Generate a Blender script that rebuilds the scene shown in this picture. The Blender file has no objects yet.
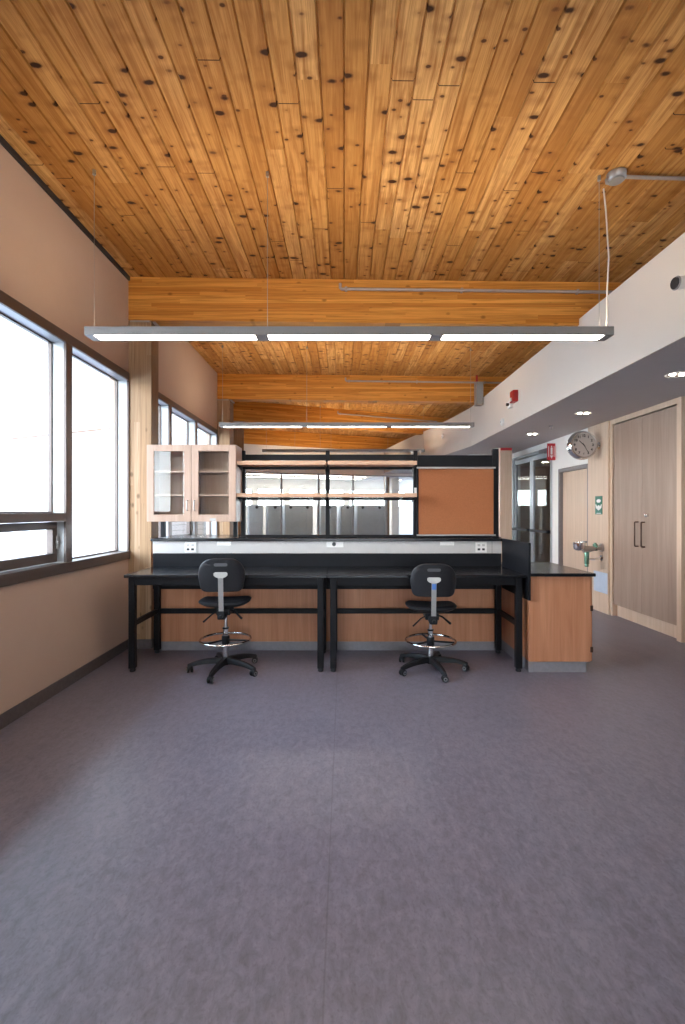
import bpy, bmesh, math, random
from mathutils import Vector, Matrix
random.seed(7)
PI = math.pi
SC = bpy.context.scene
COL = SC.collection

# ------------------------------------------------------------------ materials
class NT:
    def __init__(self, name):
        self.m = bpy.data.materials.new(name)
        self.m.use_nodes = True
        self.t = self.m.node_tree
        self.t.nodes.clear()
        self.out = self.t.nodes.new('ShaderNodeOutputMaterial')
    def n(self, typ, **kw):
        nd = self.t.nodes.new(typ)
        for k, v in kw.items():
            setattr(nd, k, v)
        return nd
    def l(self, a, b):
        self.t.links.new(a, b)
    def val(self, sock, v):
        if hasattr(v, 'is_linked') or isinstance(v, bpy.types.NodeSocket):
            self.l(v, sock)
        else:
            sock.default_value = v
    def math(self, op, a, b=0.0, c=None):
        nd = self.n('ShaderNodeMath', operation=op)
        self.val(nd.inputs[0], a); self.val(nd.inputs[1], b)
        if c is not None: self.val(nd.inputs[2], c)
        return nd.outputs[0]
    def xyz(self, x, y, z):
        nd = self.n('ShaderNodeCombineXYZ')
        self.val(nd.inputs[0], x); self.val(nd.inputs[1], y); self.val(nd.inputs[2], z)
        return nd.outputs[0]
    def coords(self):
        tc = self.n('ShaderNodeTexCoord')
        s = self.n('ShaderNodeSeparateXYZ')
        self.l(tc.outputs['Object'], s.inputs[0])
        return s.outputs[0], s.outputs[1], s.outputs[2]
    def noise(self, vec, scale, detail=3.0, rough=0.55, dist=0.0):
        nd = self.n('ShaderNodeTexNoise')
        self.l(vec, nd.inputs['Vector'])
        nd.inputs['Scale'].default_value = scale
        nd.inputs['Detail'].default_value = detail
        nd.inputs['Roughness'].default_value = rough
        nd.inputs['Distortion'].default_value = dist
        return nd.outputs['Fac']
    def white(self, vec):
        nd = self.n('ShaderNodeTexWhiteNoise', noise_dimensions='3D')
        self.l(vec, nd.inputs['Vector'])
        return nd.outputs['Value']
    def ramp(self, fac, stops):
        nd = self.n('ShaderNodeValToRGB')
        self.val(nd.inputs[0], fac)
        cr = nd.color_ramp
        while len(cr.elements) < len(stops): cr.elements.new(0.5)
        for e, (p, c) in zip(cr.elements, stops):
            e.position = p
            e.color = (*c, 1) if len(c) == 3 else c
        return nd.outputs[0]
    def mix(self, fac, a, b, blend='MIX'):
        nd = self.n('ShaderNodeMix', data_type='RGBA', blend_type=blend)
        self.val(nd.inputs[0], fac)
        for s, v in ((nd.inputs[6], a), (nd.inputs[7], b)):
            if isinstance(v, (tuple, list)): s.default_value = (*v, 1)
            else: self.l(v, s)
        return nd.outputs[2]
    def maprange(self, v, a, b, c=0.0, d=1.0):
        nd = self.n('ShaderNodeMapRange')
        self.val(nd.inputs[0], v)
        for i, x in enumerate((a, b, c, d)): nd.inputs[i+1].default_value = x
        return nd.outputs[0]
    def bsdf(self, color, rough=0.5, metal=0.0, spec=0.5, bump=None, bstr=0.2, bdist=0.01):
        b = self.n('ShaderNodeBsdfPrincipled')
        if isinstance(color, (tuple, list)): b.inputs['Base Color'].default_value = (*color, 1)
        else: self.l(color, b.inputs['Base Color'])
        self.val(b.inputs['Roughness'], rough)
        b.inputs['Metallic'].default_value = metal
        b.inputs['Specular IOR Level'].default_value = spec
        if bump is not None:
            bn = self.n('ShaderNodeBump')
            bn.inputs['Strength'].default_value = bstr
            bn.inputs['Distance'].default_value = bdist
            self.l(bump, bn.inputs['Height'])
            self.l(bn.outputs[0], b.inputs['Normal'])
        self.l(b.outputs[0], self.out.inputs[0])
        return self.m

def plain(name, col, rough=0.5, metal=0.0, spec=0.5, vary=0.06, scale=14.0, bstr=0.0):
    t = NT(name)
    x, y, z = t.coords()
    f = t.noise(t.xyz(x, y, z), scale, 4.0)
    lo = tuple(max(0, c*(1-vary)) for c in col); hi = tuple(min(1, c*(1+vary)) for c in col)
    c = t.ramp(f, [(0.3, lo), (0.7, hi)])
    return t.bsdf(c, rough, metal, spec, f if bstr else None, bstr, 0.004)

def emit(name, col, s):
    t = NT(name)
    e = t.n('ShaderNodeEmission')
    e.inputs[0].default_value = (*col, 1); e.inputs[1].default_value = s
    t.l(e.outputs[0], t.out.inputs[0])
    return t.m

def glass_mat(name, tint=(0.97, 0.985, 0.98), refl=1.0):
    t = NT(name)
    tr = t.n('ShaderNodeBsdfTransparent'); tr.inputs[0].default_value = (*tint, 1)
    gl = t.n('ShaderNodeBsdfGlossy'); gl.inputs['Roughness'].default_value = 0.01
    lw = t.n('ShaderNodeLayerWeight'); lw.inputs[0].default_value = 0.5
    fres = t.math('ADD', t.math('MULTIPLY', t.math('POWER', lw.outputs['Facing'], 5.0), 0.9), 0.035)
    mx = t.n('ShaderNodeMixShader')
    t.l(t.math('MULTIPLY', fres, refl), mx.inputs[0])
    t.l(tr.outputs[0], mx.inputs[1]); t.l(gl.outputs[0], mx.inputs[2])
    t.l(mx.outputs[0], t.out.inputs[0])
    return t.m

PLANK = 0.138
def ceiling_wood():
    t = NT('knotty_pine_planks')
    x, y, z = t.coords()
    p = t.math('DIVIDE', x, PLANK)
    i = t.math('FLOOR', p)
    h = t.white(t.xyz(i, 3.3, 1.7))
    yy = t.math('ADD', y, t.math('MULTIPLY', h, 37.0))
    seg = t.math('FLOOR', t.math('DIVIDE', yy, 2.9))
    sf = t.math('FRACT', t.math('DIVIDE', yy, 2.9))
    h2 = t.white(t.xyz(i, seg, 9.1))
    off = t.math('MULTIPLY', h2, 53.0)
    # tone of each board
    base = t.ramp(h2, [(0.0, (0.46, 0.215, 0.056)), (0.35, (0.56, 0.285, 0.080)), (0.7, (0.65, 0.350, 0.115)), (1.0, (0.76, 0.455, 0.180))])
    # long grain
    gv = t.xyz(t.math('MULTIPLY', x, 9.0), t.math('MULTIPLY', yy, 0.55), off)
    g = t.noise(gv, 3.2, 4.0, 0.6, 0.6)
    fine = t.noise(t.xyz(t.math('MULTIPLY', x, 90.0), t.math('MULTIPLY', yy, 1.6), off), 2.0, 3.0)
    c = t.mix(t.math('MULTIPLY', t.maprange(g, 0.40, 0.68), 0.9), base, (0.33, 0.130, 0.028))
    c = t.mix(t.math('MULTIPLY', t.maprange(fine, 0.42, 0.75), 0.5), c, (0.27, 0.095, 0.02))
    # knots
    wob = t.noise(t.xyz(x, yy, off), 22.0, 2.0)
    def knots(scale, r0, r1, seed, ysq):
        v = t.n('ShaderNodeTexVoronoi', voronoi_dimensions='3D', feature='F1')
        t.l(t.xyz(x, t.math('MULTIPLY', yy, ysq), t.math('ADD', off, seed)), v.inputs['Vector'])
        v.inputs['Scale'].default_value = scale
        d = t.math('ADD', v.outputs['Distance'], t.math('MULTIPLY', t.math('SUBTRACT', wob, 0.5), 0.10))
        return t.maprange(d, r0, r1, 1.0, 0.0), t.maprange(d, r0, r1*2.3, 1.0, 0.0)
    k1, halo1 = knots(4.4, 0.11, 0.18, 0.0, 1.9)
    k2, halo2 = knots(7.5, 0.08, 0.14, 31.0, 1.5)
    c = t.mix(t.math('MULTIPLY', halo1, 0.55), c, (0.24, 0.085, 0.02))
    c = t.mix(t.math('MULTIPLY', halo2, 0.4), c, (0.26, 0.09, 0.02))
    c = t.mix(k1, c, (0.045, 0.014, 0.005))
    c = t.mix(t.math('MULTIPLY', k2, 0.9), c, (0.07, 0.022, 0.007))
    # butt joints
    j = t.math('LESS_THAN', t.math('ABSOLUTE', t.math('SUBTRACT', sf, 0.5)), 0.0011)
    c = t.mix(j, c, (0.05, 0.02, 0.008))
    return t.bsdf(c, 0.55, 0.0, 0.16, fine, 0.05, 0.002)

def glulam(name, along, lam, dark, light, knot=1.0, lamw=0.043):
    """along / lam: axis index the grain runs on and the axis the laminations stack on"""
    t = NT(name)
    ax = t.coords()
    a, s = ax[along], ax[lam]
    o = ax[3 - along - lam]
    i = t.math('FLOOR', t.math('DIVIDE', s, lamw))
    h = t.white(t.xyz(i, 5.1, 2.2))
    aa = t.math('ADD', a, t.math('MULTIPLY', h, 41.0))
    seg = t.math('FLOOR', t.math('DIVIDE', aa, 2.3))
    h2 = t.white(t.xyz(i, seg, 4.4))
    off = t.math('MULTIPLY', h2, 47.0)
    mid = tuple((p+q)/2 for p, q in zip(dark, light))
    base = t.ramp(h2, [(0.0, dark), (0.5, mid), (1.0, light)])
    g = t.noise(t.xyz(t.math('MULTIPLY', aa, 0.5), t.math('MULTIPLY', s, 16.0), t.math('ADD', off, t.math('MULTIPLY', o, 4.0))), 3.0, 4.0, 0.6, 0.5)
    c = t.mix(t.math('MULTIPLY', t.maprange(g, 0.40, 0.72), 0.8), base, tuple(q*0.62 for q in dark))
    v = t.n('ShaderNodeTexVoronoi', voronoi_dimensions='3D', feature='F1')
    t.l(t.xyz(t.math('MULTIPLY', aa, 0.7), t.math('MULTIPLY', s, 1.0), off), v.inputs['Vector'])
    v.inputs['Scale'].default_value = 6.0
    k = t.maprange(v.outputs['Distance'], 0.06, 0.15, 1.0, 0.0)
    c = t.mix(t.math('MULTIPLY', k, 0.75*knot), c, tuple(q*0.25 for q in dark))
    fr = t.math('FRACT', t.math('DIVIDE', s, lamw))
    ln = t.math('LESS_THAN', fr, 0.045)
    c = t.mix(t.math('MULTIPLY', ln, 0.45), c, tuple(q*0.45 for q in dark))
    return t.bsdf(c, 0.5, 0.0, 0.16, g, 0.04, 0.002)

def veneer(name, dark, light, rough=0.42, along=2, strip=0.0):
    t = NT(name)
    ax = list(t.coords())
    sc = [11.0, 11.0, 11.0]; sc[along] = 0.55
    v = t.xyz(*[t.math('MULTIPLY', q, w) for q, w in zip(ax, sc)])
    g = t.noise(v, 1.5, 5.0, 0.6, 0.9)
    sc2 = [80.0, 80.0, 80.0]; sc2[along] = 2.0
    f = t.noise(t.xyz(*[t.math('MULTIPLY', q, w) for q, w in zip(ax, sc2)]), 1.0, 2.0)
    mid = tuple((p+q)/2 for p, q in zip(dark, light))
    c = t.ramp(g, [(0.28, dark), (0.5, mid), (0.72, light)])
    c = t.mix(t.math('MULTIPLY', t.maprange(f, 0.45, 0.75), 0.22), c, tuple(q*0.7 for q in dark))
    return t.bsdf(c, rough, 0.0, 0.4, f, 0.03, 0.001)

def floor_mat():
    t = NT('marbled_linoleum')
    x, y, z = t.coords()
    n1 = t.noise(t.xyz(x, t.math('MULTIPLY', y, 0.35), 0.0), 4.0, 5.0, 0.6, 0.3)
    n2 = t.noise(t.xyz(x, t.math('MULTIPLY', y, 0.55), 4.0), 26.0, 5.0, 0.7, 0.5)
    n3 = t.noise(t.xyz(x, t.math('MULTIPLY', y, 0.7), 8.0), 75.0, 3.0, 0.6, 0.3)
    c = t.ramp(n1, [(0.3, (0.152, 0.141, 0.180)), (0.7, (0.188, 0.174, 0.219))])
    c = t.mix(t.math('MULTIPLY', t.maprange(n2, 0.46, 0.66), 0.55), c, (0.258, 0.240, 0.292))
    c = t.mix(t.math('MULTIPLY', t.maprange(n2, 0.46, 0.30), 0.5), c, (0.090, 0.079, 0.100))
    c = t.mix(t.math('MULTIPLY', t.maprange(n3, 0.52, 0.72), 0.4), c, (0.080, 0.070, 0.090))
    seam = t.math('LESS_THAN', t.math('ABSOLUTE', t.math('ADD', x, 0.062)), 0.003)
    c = t.mix(t.math('MULTIPLY', seam, 0.3), c, (0.07, 0.06, 0.07))
    r = t.maprange(n2, 0.3, 0.7, 0.30, 0.44)
    return t.bsdf(c, r, 0.0, 0.5, n3, 0.05, 0.002)

def siding_mat():
    t = NT('white_lap_siding')
    x, y, z = t.coords()
    fr = t.math('FRACT', t.math('DIVIDE', z, 0.16))
    c = t.mix(t.math('LESS_THAN', fr, 0.06), (0.36, 0.355, 0.35), (0.05, 0.036, 0.028))  # thin dark lines painted as the shadow gaps between laps
    return t.bsdf(c, 0.7)

M = dict(
    ceil=ceiling_wood(),
    beam=glulam('glulam_beam_wood', 0, 2, (0.54, 0.195, 0.030), (0.80, 0.375, 0.080), 0.8),
    column=glulam('glulam_column_wood', 2, 0, (0.36, 0.225, 0.125), (0.46, 0.31, 0.195), 0.9, 0.062),
    wall=plain('beige_painted_gypsum', (0.53, 0.39, 0.305), 0.85, vary=0.02, scale=3.0, bstr=0.02),
    white=plain('white_painted_gypsum', (0.86, 0.83, 0.79), 0.8, vary=0.015, scale=3.0),
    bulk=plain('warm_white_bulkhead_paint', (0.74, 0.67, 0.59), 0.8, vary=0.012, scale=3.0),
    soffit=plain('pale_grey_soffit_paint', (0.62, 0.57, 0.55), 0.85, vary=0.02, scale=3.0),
    floor=floor_mat(),
    base=plain('grey_rubber_cove_base', (0.105, 0.09, 0.09), 0.5, vary=0.15, scale=30.0),
    toekick=plain('grey_toe_kick_vinyl', (0.26, 0.25, 0.27), 0.45, vary=0.08, scale=30.0),
    winframe=plain('bronze_anodized_aluminium', (0.115, 0.088, 0.078), 0.38, metal=0.25, vary=0.05),
    reveal=plain('pale_anodised_window_reveal', (0.42, 0.44, 0.45), 0.4, metal=0.2, vary=0.03),
    glass=glass_mat('clear_window_glass'),
    dglass=glass_mat('clear_door_glass', (0.93, 0.96, 0.95)),
    maple=veneer('maple_veneer', (0.42, 0.275, 0.20), (0.52, 0.365, 0.28)),
    lab=veneer('honey_maple_veneer', (0.49, 0.20, 0.095), (0.63, 0.30, 0.165)),
    pale=veneer('pale_maple_veneer', (0.56, 0.40, 0.285), (0.68, 0.51, 0.385)),
    shelfwood=veneer('shelf_maple_veneer', (0.60, 0.36, 0.225), (0.72, 0.47, 0.32), along=0),
    closet=veneer('closet_maple_veneer', (0.29, 0.195, 0.15), (0.39, 0.28, 0.215)),
    blacktop=plain('black_epoxy_worktop', (0.009, 0.010, 0.013), 0.2, vary=0.2, scale=40.0),
    blackpanel=plain('black_laminate_panel', (0.006, 0.0065, 0.009), 0.5, spec=0.18, vary=0.15),
    blackmetal=plain('black_powder_coated_steel', (0.006, 0.006, 0.008), 0.5, spec=0.2, vary=0.2, scale=60.0),
    strip=plain('white_service_raceway', (0.50, 0.485, 0.475), 0.4, vary=0.02),
    plate=plain('white_plastic_plate', (0.80, 0.79, 0.77), 0.35, vary=0.02),
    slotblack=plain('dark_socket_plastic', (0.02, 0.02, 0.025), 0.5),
    slotgrey=plain('dark_grey_slot_liner', (0.07, 0.072, 0.08), 0.5),
    cork=plain('tan_cork_linoleum', (0.385, 0.137, 0.052), 0.85, vary=0.10, scale=120.0, bstr=0.1),
    silver=plain('brushed_aluminium', (0.42, 0.41, 0.40), 0.4, metal=0.85, vary=0.05, scale=40.0),
    lightgrey=plain('light_grey_fixture_paint', (0.28, 0.27, 0.26), 0.5, metal=0.0, vary=0.03),
    chrome=plain('polished_chrome', (0.78, 0.78, 0.79), 0.12, metal=1.0, vary=0.02),
    poly=plain('black_polyurethane_foam', (0.012, 0.0125, 0.016), 0.52, spec=0.3, vary=0.2, scale=90.0, bstr=0.06),
    nylon=plain('black_glass_filled_nylon', (0.009, 0.0095, 0.012), 0.5, spec=0.3, vary=0.2, scale=80.0),
    caster=plain('grey_caster_hub_plastic', (0.20, 0.20, 0.21), 0.5),
    blue=plain('blue_sticker', (0.08, 0.22, 0.62), 0.5, vary=0.1),
    red=plain('red_alarm_plastic', (0.42, 0.018, 0.015), 0.4),
    redpaint=plain('red_sign_print', (0.50, 0.02, 0.03), 0.5),
    green=plain('green_sign_print', (0.012, 0.13, 0.082), 0.5),
    greenmetal=plain('green_enamel_fitting', (0.16, 0.30, 0.22), 0.25, metal=0.7),  # green reflection in the chrome mixed into the metal colour
    paper=plain('pale_blue_notice_paper', (0.46, 0.53, 0.64), 0.7, vary=0.04),
    doorframe=plain('grey_painted_steel_frame', (0.21, 0.185, 0.185), 0.45, vary=0.05),
    alu=plain('clear_anodized_aluminium', (0.38, 0.40, 0.43), 0.4, metal=0.4, vary=0.05),
    bronze=plain('dark_bronze_handle', (0.10, 0.06, 0.045), 0.35, metal=0.7),
    greypanel=plain('grey_laminate_locker', (0.50, 0.53, 0.58), 0.5, vary=0.05, scale=4.0),
    clockface=plain('off_white_clock_dial', (0.50, 0.445, 0.41), 0.5, vary=0.03),
    conduit=plain('galvanised_conduit', (0.42, 0.36, 0.32), 0.45, metal=0.4),
    cable=plain('white_cord', (0.72, 0.66, 0.60), 0.6),
    steelwire=plain('thin_steel_wire', (0.40, 0.36, 0.32), 0.4, metal=0.5),
    ground=plain('pale_outdoor_paving', (0.55, 0.53, 0.50), 0.9, vary=0.1, scale=2.0),
    siding=siding_mat(),
    orange=plain('orange_band_paint', (0.07, 0.032, 0.018), 0.7),
    lamp=emit('lit_lamp_diffuser', (1.0, 0.90, 0.80), 28.0),
    uplamp=emit('lit_uplight_lens', (1.0, 0.80, 0.56), 30.0),
    spot=emit('lit_downlight_lamp', (1.0, 0.84, 0.66), 60.0),
)

# ------------------------------------------------------------------ mesh building
class MB:
    def __init__(self):
        self.bm = bmesh.new()
        self.mats = []
    def mi(self, m):
        if m is None: return 0
        if m not in self.mats: self.mats.append(m)
        return self.mats.index(m)
    def _take(self, tmp, mat, smooth=False, mtx=None):
        if mtx is not None: bmesh.ops.transform(tmp, matrix=mtx, verts=tmp.verts)
        idx = self.mi(mat)
        vm = {}
        for v in tmp.verts: vm[v] = self.bm.verts.new(v.co)
        for f in tmp.faces:
            try: nf = self.bm.faces.new([vm[v] for v in f.verts])
            except ValueError: continue
            nf.material_index = idx; nf.smooth = smooth
        tmp.free()
    def box(self, x0, x1, y0, y1, z0, z1, mat=None, bev=0.0, seg=2, mtx=None):
        t = bmesh.new()
        bmesh.ops.create_cube(t, size=1.0)
        for v in t.verts:
            v.co = Vector(((x0+x1)/2 + v.co.x*(x1-x0), (y0+y1)/2 + v.co.y*(y1-y0), (z0+z1)/2 + v.co.z*(z1-z0)))
        if bev > 0:
            bmesh.ops.bevel(t, geom=t.edges[:], offset=bev, segments=seg, profile=0.5, affect='EDGES')
        self._take(t, mat, False, mtx)
        return self
    def hexa(self, pts, mat=None):
        """8 points: bottom ring then top ring"""
        t = bmesh.new()
        v = [t.verts.new(p) for p in pts]
        for f in ((3,2,1,0),(4,5,6,7),(0,1,5,4),(1,2,6,5),(2,3,7,6),(3,0,4,7)): t.faces.new([v[i] for i in f])
        bmesh.ops.recalc_face_normals(t, faces=t.faces[:])
        self._take(t, mat)
        return self
    def cyl(self, a, b, r, r2=None, mat=None, n=20, bev=0.0, smooth=True):
        a, b = Vector(a), Vector(b)
        r2 = r if r2 is None else r2
        d = b - a; L = d.length
        prof = [(0, 0), (r, 0), (r2, L), (0, L)]
        if bev > 0:
            prof = [(0,0),(r-bev,0),(r-bev*0.3,bev*0.3),(r,bev),(r2,L-bev),(r2-bev*0.3,L-bev*0.3),(r2-bev,L),(0,L)]
        return self.lathe(prof, mat, n, Matrix.Translation(a) @ d.to_track_quat('Z', 'Y').to_matrix().to_4x4())
    def lathe(self, prof, mat=None, n=24, mtx=None, split=True):
        t = bmesh.new()
        rings = []
        for r, z in prof:
            if r < 1e-6: rings.append([t.verts.new((0, 0, z))])
            else: rings.append([t.verts.new((r*math.cos(2*PI*k/n), r*math.sin(2*PI*k/n), z)) for k in range(n)])
        sharp = []
        for A, B in zip(rings, rings[1:]):
            for k in range(n):
                k2 = (k+1) % n
                if len(A) == 1 and len(B) == 1: continue
                if len(A) == 1: f = (A[0], B[k], B[k2])
                elif len(B) == 1: f = (A[k], A[k2], B[0])
                else: f = (A[k], A[k2], B[k2], B[k])
                t.faces.new(f)
        bmesh.ops.recalc_face_normals(t, faces=t.faces[:])
        self._take(t, mat, True, mtx)
        return self
    def tube(self, pts, r, mat=None, n=10, closed=False, rads=None):
        pts = [Vector(p) for p in pts]
        N = len(pts)
        t = bmesh.new()
        rings = []
        prev = None
        for i, p in enumerate(pts):
            if closed: d = pts[(i+1) % N] - pts[i-1]
            else: d = pts[min(i+1, N-1)] - pts[max(i-1, 0)]
            d.normalize()
            if prev is None:
                u = d.orthogonal().normalized()
            else:
                u = (prev - d*prev.dot(d)).normalized()
            prev = u
            w = d.cross(u)
            rr = rads[i] if rads else r
            rings.append([t.verts.new(p + (u*math.cos(2*PI*k/n) + w*math.sin(2*PI*k/n))*rr) for k in range(n)])
        rng = range(N) if closed else range(N-1)
        for i in rng:
            A, B = rings[i], rings[(i+1) % N]
            for k in range(n):
                t.faces.new((A[k], A[(k+1) % n], B[(k+1) % n], B[k]))
        if not closed:
            t.faces.new(rings[0][::-1]); t.faces.new(rings[-1])
        bmesh.ops.recalc_face_normals(t, faces=t.faces[:])
        self._take(t, mat, True)
        return self
    def prism(self, outline, depth, mat=None, bev=0.0, mtx=None, smooth=False, seg=2):
        """outline in (x, z); extruded along y from -depth/2 to depth/2"""
        t = bmesh.new()
        A = [t.verts.new((x, -depth/2, z)) for x, z in outline]
        B = [t.verts.new((x, depth/2, z)) for x, z in outline]
        n = len(A)
        t.faces.new(A); t.faces.new(B[::-1])
        for k in range(n): t.faces.new((A[k], B[k], B[(k+1) % n], A[(k+1) % n]))
        bmesh.ops.recalc_face_normals(t, faces=t.faces[:])
        if bev > 0:
            es = [e for e in t.edges if abs(e.verts[0].co.y - e.verts[1].co.y) < 1e-6]
            bmesh.ops.bevel(t, geom=es, offset=bev, segments=seg, profile=0.5, affect='EDGES')
        self._take(t, mat, smooth, mtx)
        return self
    def build(self, name, mat=None, parent=None):
        me = bpy.data.meshes.new(name)
        self.bm.to_mesh(me); self.bm.free()
        if self.mats:
            for m in self.mats: me.materials.append(M[m] if isinstance(m, str) else m)
        else:
            me.materials.append(M[mat] if isinstance(mat, str) else mat)
        if any(p.use_smooth for p in me.polygons):
            try: me.set_sharp_from_angle(angle=math.radians(40))
            except Exception: pass
        o = bpy.data.objects.new(name, me)
        COL.objects.link(o)
        if parent is not None: o.parent = parent
        return o

def tag(o, label, cat, group=None, kind=None):
    o['label'] = label; o['category'] = cat
    if group: o['group'] = group
    if kind: o['kind'] = kind
    return o
def thing(name, label, cat, loc=(0, 0, 0), rz=0.0, group=None, kind=None):
    o = bpy.data.objects.new(name, None)
    COL.objects.link(o)
    o.location = loc; o.rotation_euler = (0, 0, rz)
    o.empty_display_size = 0.1
    return tag(o, label, cat, group, kind)
def struct(o, label, cat):
    return tag(o, label, cat, None, 'structure')

# ------------------------------------------------------------------ camera
F = 470.0
HC = 1.481
cam = bpy.data.cameras.new('camera')
cam.sensor_fit = 'VERTICAL'; cam.sensor_height = 36.0; cam.sensor_width = 36.0*685/1024
cam.lens = 36.0*F/1024
cam.shift_x = -1.5/1024; cam.shift_y = -0.5/1024
cam.clip_start = 0.05; cam.clip_end = 300
co = bpy.data.objects.new('camera', cam)
co.location = (0, 0, HC); co.rotation_euler = (PI/2, 0, 0)
COL.objects.link(co); SC.camera = co

# ------------------------------------------------------------------ room constants
XL = -2.34            # left wall face
XR = 3.81             # right corridor wall face
XB = 2.55             # bulkhead face
ZS = 2.786            # soffit underside
ZBT = 3.57            # bulkhead top
SK = math.atan2(0.32, 0.947)   # skew of the far bays
YN = -8.0             # wall behind the camera
def zc(x): return 4.03 - 0.0115*(x - XL)
def zb(x): return zc(x) - 0.47

# floor
struct(MB().box(-7.0, 7.5, YN-0.2, 26, -0.15, 0.0).build('floor', 'floor'), 'grey violet marbled linoleum floor with a seam down the middle', 'floor')

# ceiling of tongue and groove boards, real V-grooves, one sheet
def build_ceiling():
    bm = bmesh.new()
    i0, im, i1 = int(-3.75/PLANK), int(-2.5/PLANK)-1, int(6.9/PLANK)
    def block(a, b, y0, y1):
        prof = []
        for i in range(a, b):
            x = i*PLANK
            prof += [(x-0.002, 0.014), (x+0.002, 0.014), (x+0.008, 0.0), (x+PLANK-0.008, 0.0)]
        prof.append((b*PLANK-0.002, 0.014))
        rows = [[bm.verts.new((x, y, zc(x)+d)) for x, d in prof] for y in (y0, y1)]
        top = [[bm.verts.new((prof[q][0], y, zc(prof[q][0])+0.12)) for q in (0, -1)] for y in (y0, y1)]
        for k in range(len(prof)-1):
            bm.faces.new((rows[0][k], rows[1][k], rows[1][k+1], rows[0][k+1]))
        bm.faces.new((top[0][0], top[0][1], top[1][1], top[1][0]))
    block(im, i1, YN-0.1, 18.5)
    for i in range(i0, im): block(i, i+1, 10.75 + (-2.56 - i*PLANK)/1.24*3.55, 18.5)
    me = bpy.data.meshes.new('ceiling'); bm.to_mesh(me); bm.free()
    me.materials.append(M['ceil'])
    o = bpy.data.objects.new('ceiling', me); COL.objects.link(o)
    return struct(o, 'knotty pine board ceiling running away from the camera', 'ceiling')
build_ceiling()

# left wall (sill band, band over the windows, piers) around the window bays
Z0W, Z1W = 0.968, 2.985
BAYS = [(1.70, 5.10), (5.30, 8.66)]
wl = MB()
wl.box(XL-0.20, XL, YN, 9.0, 0, Z0W)
wl.box(XL-0.20, XL, YN, 9.0, Z1W, 4.04)
edges = [YN] + [v for b in BAYS for v in b] + [9.0]
for a, b in zip(edges[0::2], edges[1::2]):
    wl.box(XL-0.20, XL, a, b, Z0W, Z1W)
# third bay up to the bend, then the bent wing
def slab(mb, p, q, th, z0, z1, mat=None):
    p, q = Vector(p), Vector(q)
    d = (q-p).normalized(); nrm = Vector((-d.y, d.x))*th
    pts = [(p.x, p.y), (q.x, q.y), (q.x+nrm.x, q.y+nrm.y), (p.x+nrm.x, p.y+nrm.y)]
    mb.hexa([(x, y, z0) for x, y in pts] + [(x, y, z1) for x, y in pts], mat)
slab(wl, (XL, 9.0), (-2.56, 10.75), 0.2, 0, 4.04)
slab(wl, (-2.56, 10.75), (-3.8, 14.3), 0.2, 0, 4.04)
struct(wl.build('wall_left', 'wall'), 'beige gypsum wall with the long window band on the left', 'wall')
struct(MB().box(XL, XL+0.02, YN, 5.10, 3.985, 4.028).build('trim_1', 'slotblack'), 'dark shadow line where left wall meets board ceiling', 'trim')  # dark strip stands in for the shade in the ceiling joint
struct(MB().box(XL, XL+0.012, YN, 5.10, 0, 0.10, bev=0.003).build('baseboard_left', 'base'), 'dark grey rubber baseboard along the left wall', 'baseboard')

def window_bay(idx, y0, y1, mull, sash, label):
    w = thing('window_%d' % idx, label, 'window', (0, 0, 0), 0, None, 'structure')
    xi, xo = XL+0.012, XL-0.135      # room side and glazing side of the frame
    f = MB()
    xm = xi-0.022                     # dark room-side cap, pale anodised reveal behind it
    def bar(ya, yb, za, zb_, dark=False, cap=0.0):
        f.box(xo, xm, ya, yb, za, zb_, 'winframe' if dark else 'reveal')
        f.box(xm, xi+cap, ya, yb, za, zb_, 'winframe', bev=0.003)
    bar(y0, y1, Z1W-0.085, Z1W)
    bar(y0, y1, Z0W, Z0W+0.085, True, 0.01)
    bar(y0, y0+0.02, Z0W+0.085, Z1W-0.085); bar(y1-0.02, y1, Z0W+0.085, Z1W-0.085)
    for m in mull: bar(m-0.045, m+0.045, Z0W+0.085, Z1W-0.085)
    yy = [y0+0.02] + [v for m in mull for v in (m-0.045, m+0.045)] + [y1-0.02]
    cells = list(zip(yy[0::2], yy[1::2]))
    sa, sb = cells[sash]
    bar(sa, sb, 1.400, 1.468, True)
    # slim glazing stops on the outer edge
    for k, (a, b) in enumerate(cells):
        zlo = 1.468 if k == sash else Z0W+0.085
        for (ya, yb, za, zb_) in ((a, a+0.012, zlo, Z1W-0.085), (b-0.012, b, zlo, Z1W-0.085), (a, b, zlo, zlo+0.012), (a, b, Z1W-0.097, Z1W-0.085)):
            f.box(xo, xo+0.03, ya, yb, za, zb_, 'winframe')
    f.build('window_frame', None, w)
    for k, (a, b) in enumerate(cells):
        zlo = 1.468 if k == sash else Z0W+0.085
        MB().box(xo+0.012, xo+0.02, a+0.004, b-0.004, zlo+0.004, Z1W-0.089).build('window_pane', 'glass', w)
    # hopper sash
    s = MB()
    za, zb_ = Z0W+0.092, 1.394
    xs0, xs1 = xo+0.02, xo+0.075
    s.box(xs0, xs1, sa+0.006, sb-0.006, za, za+0.075, bev=0.004)
    s.box(xs0, xs1, sa+0.006, sb-0.006, zb_-0.06, zb_, bev=0.004)
    s.box(xs0, xs1, sa+0.006, sa+0.066, za+0.075, zb_-0.06, bev=0.004)
    s.box(xs0, xs1, sb-0.066, sb-0.006, za+0.075, zb_-0.06, bev=0.004)
    so = s.build('hopper_sash', 'winframe', w)
    MB().box(xs0+0.02, xs0+0.028, sa+0.06, sb-0.06, za+0.07, zb_-0.055).build('window_pane', 'glass', so)
    MB().box(xs1, xs1+0.014, sb-0.028, sb-0.010, 1.17, 1.28, bev=0.004).box(xs1, xs1+0.022, sb-0.034, sb-0.008, 1.215, 1.24, bev=0.004).build('hinge', 'silver', so)
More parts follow.
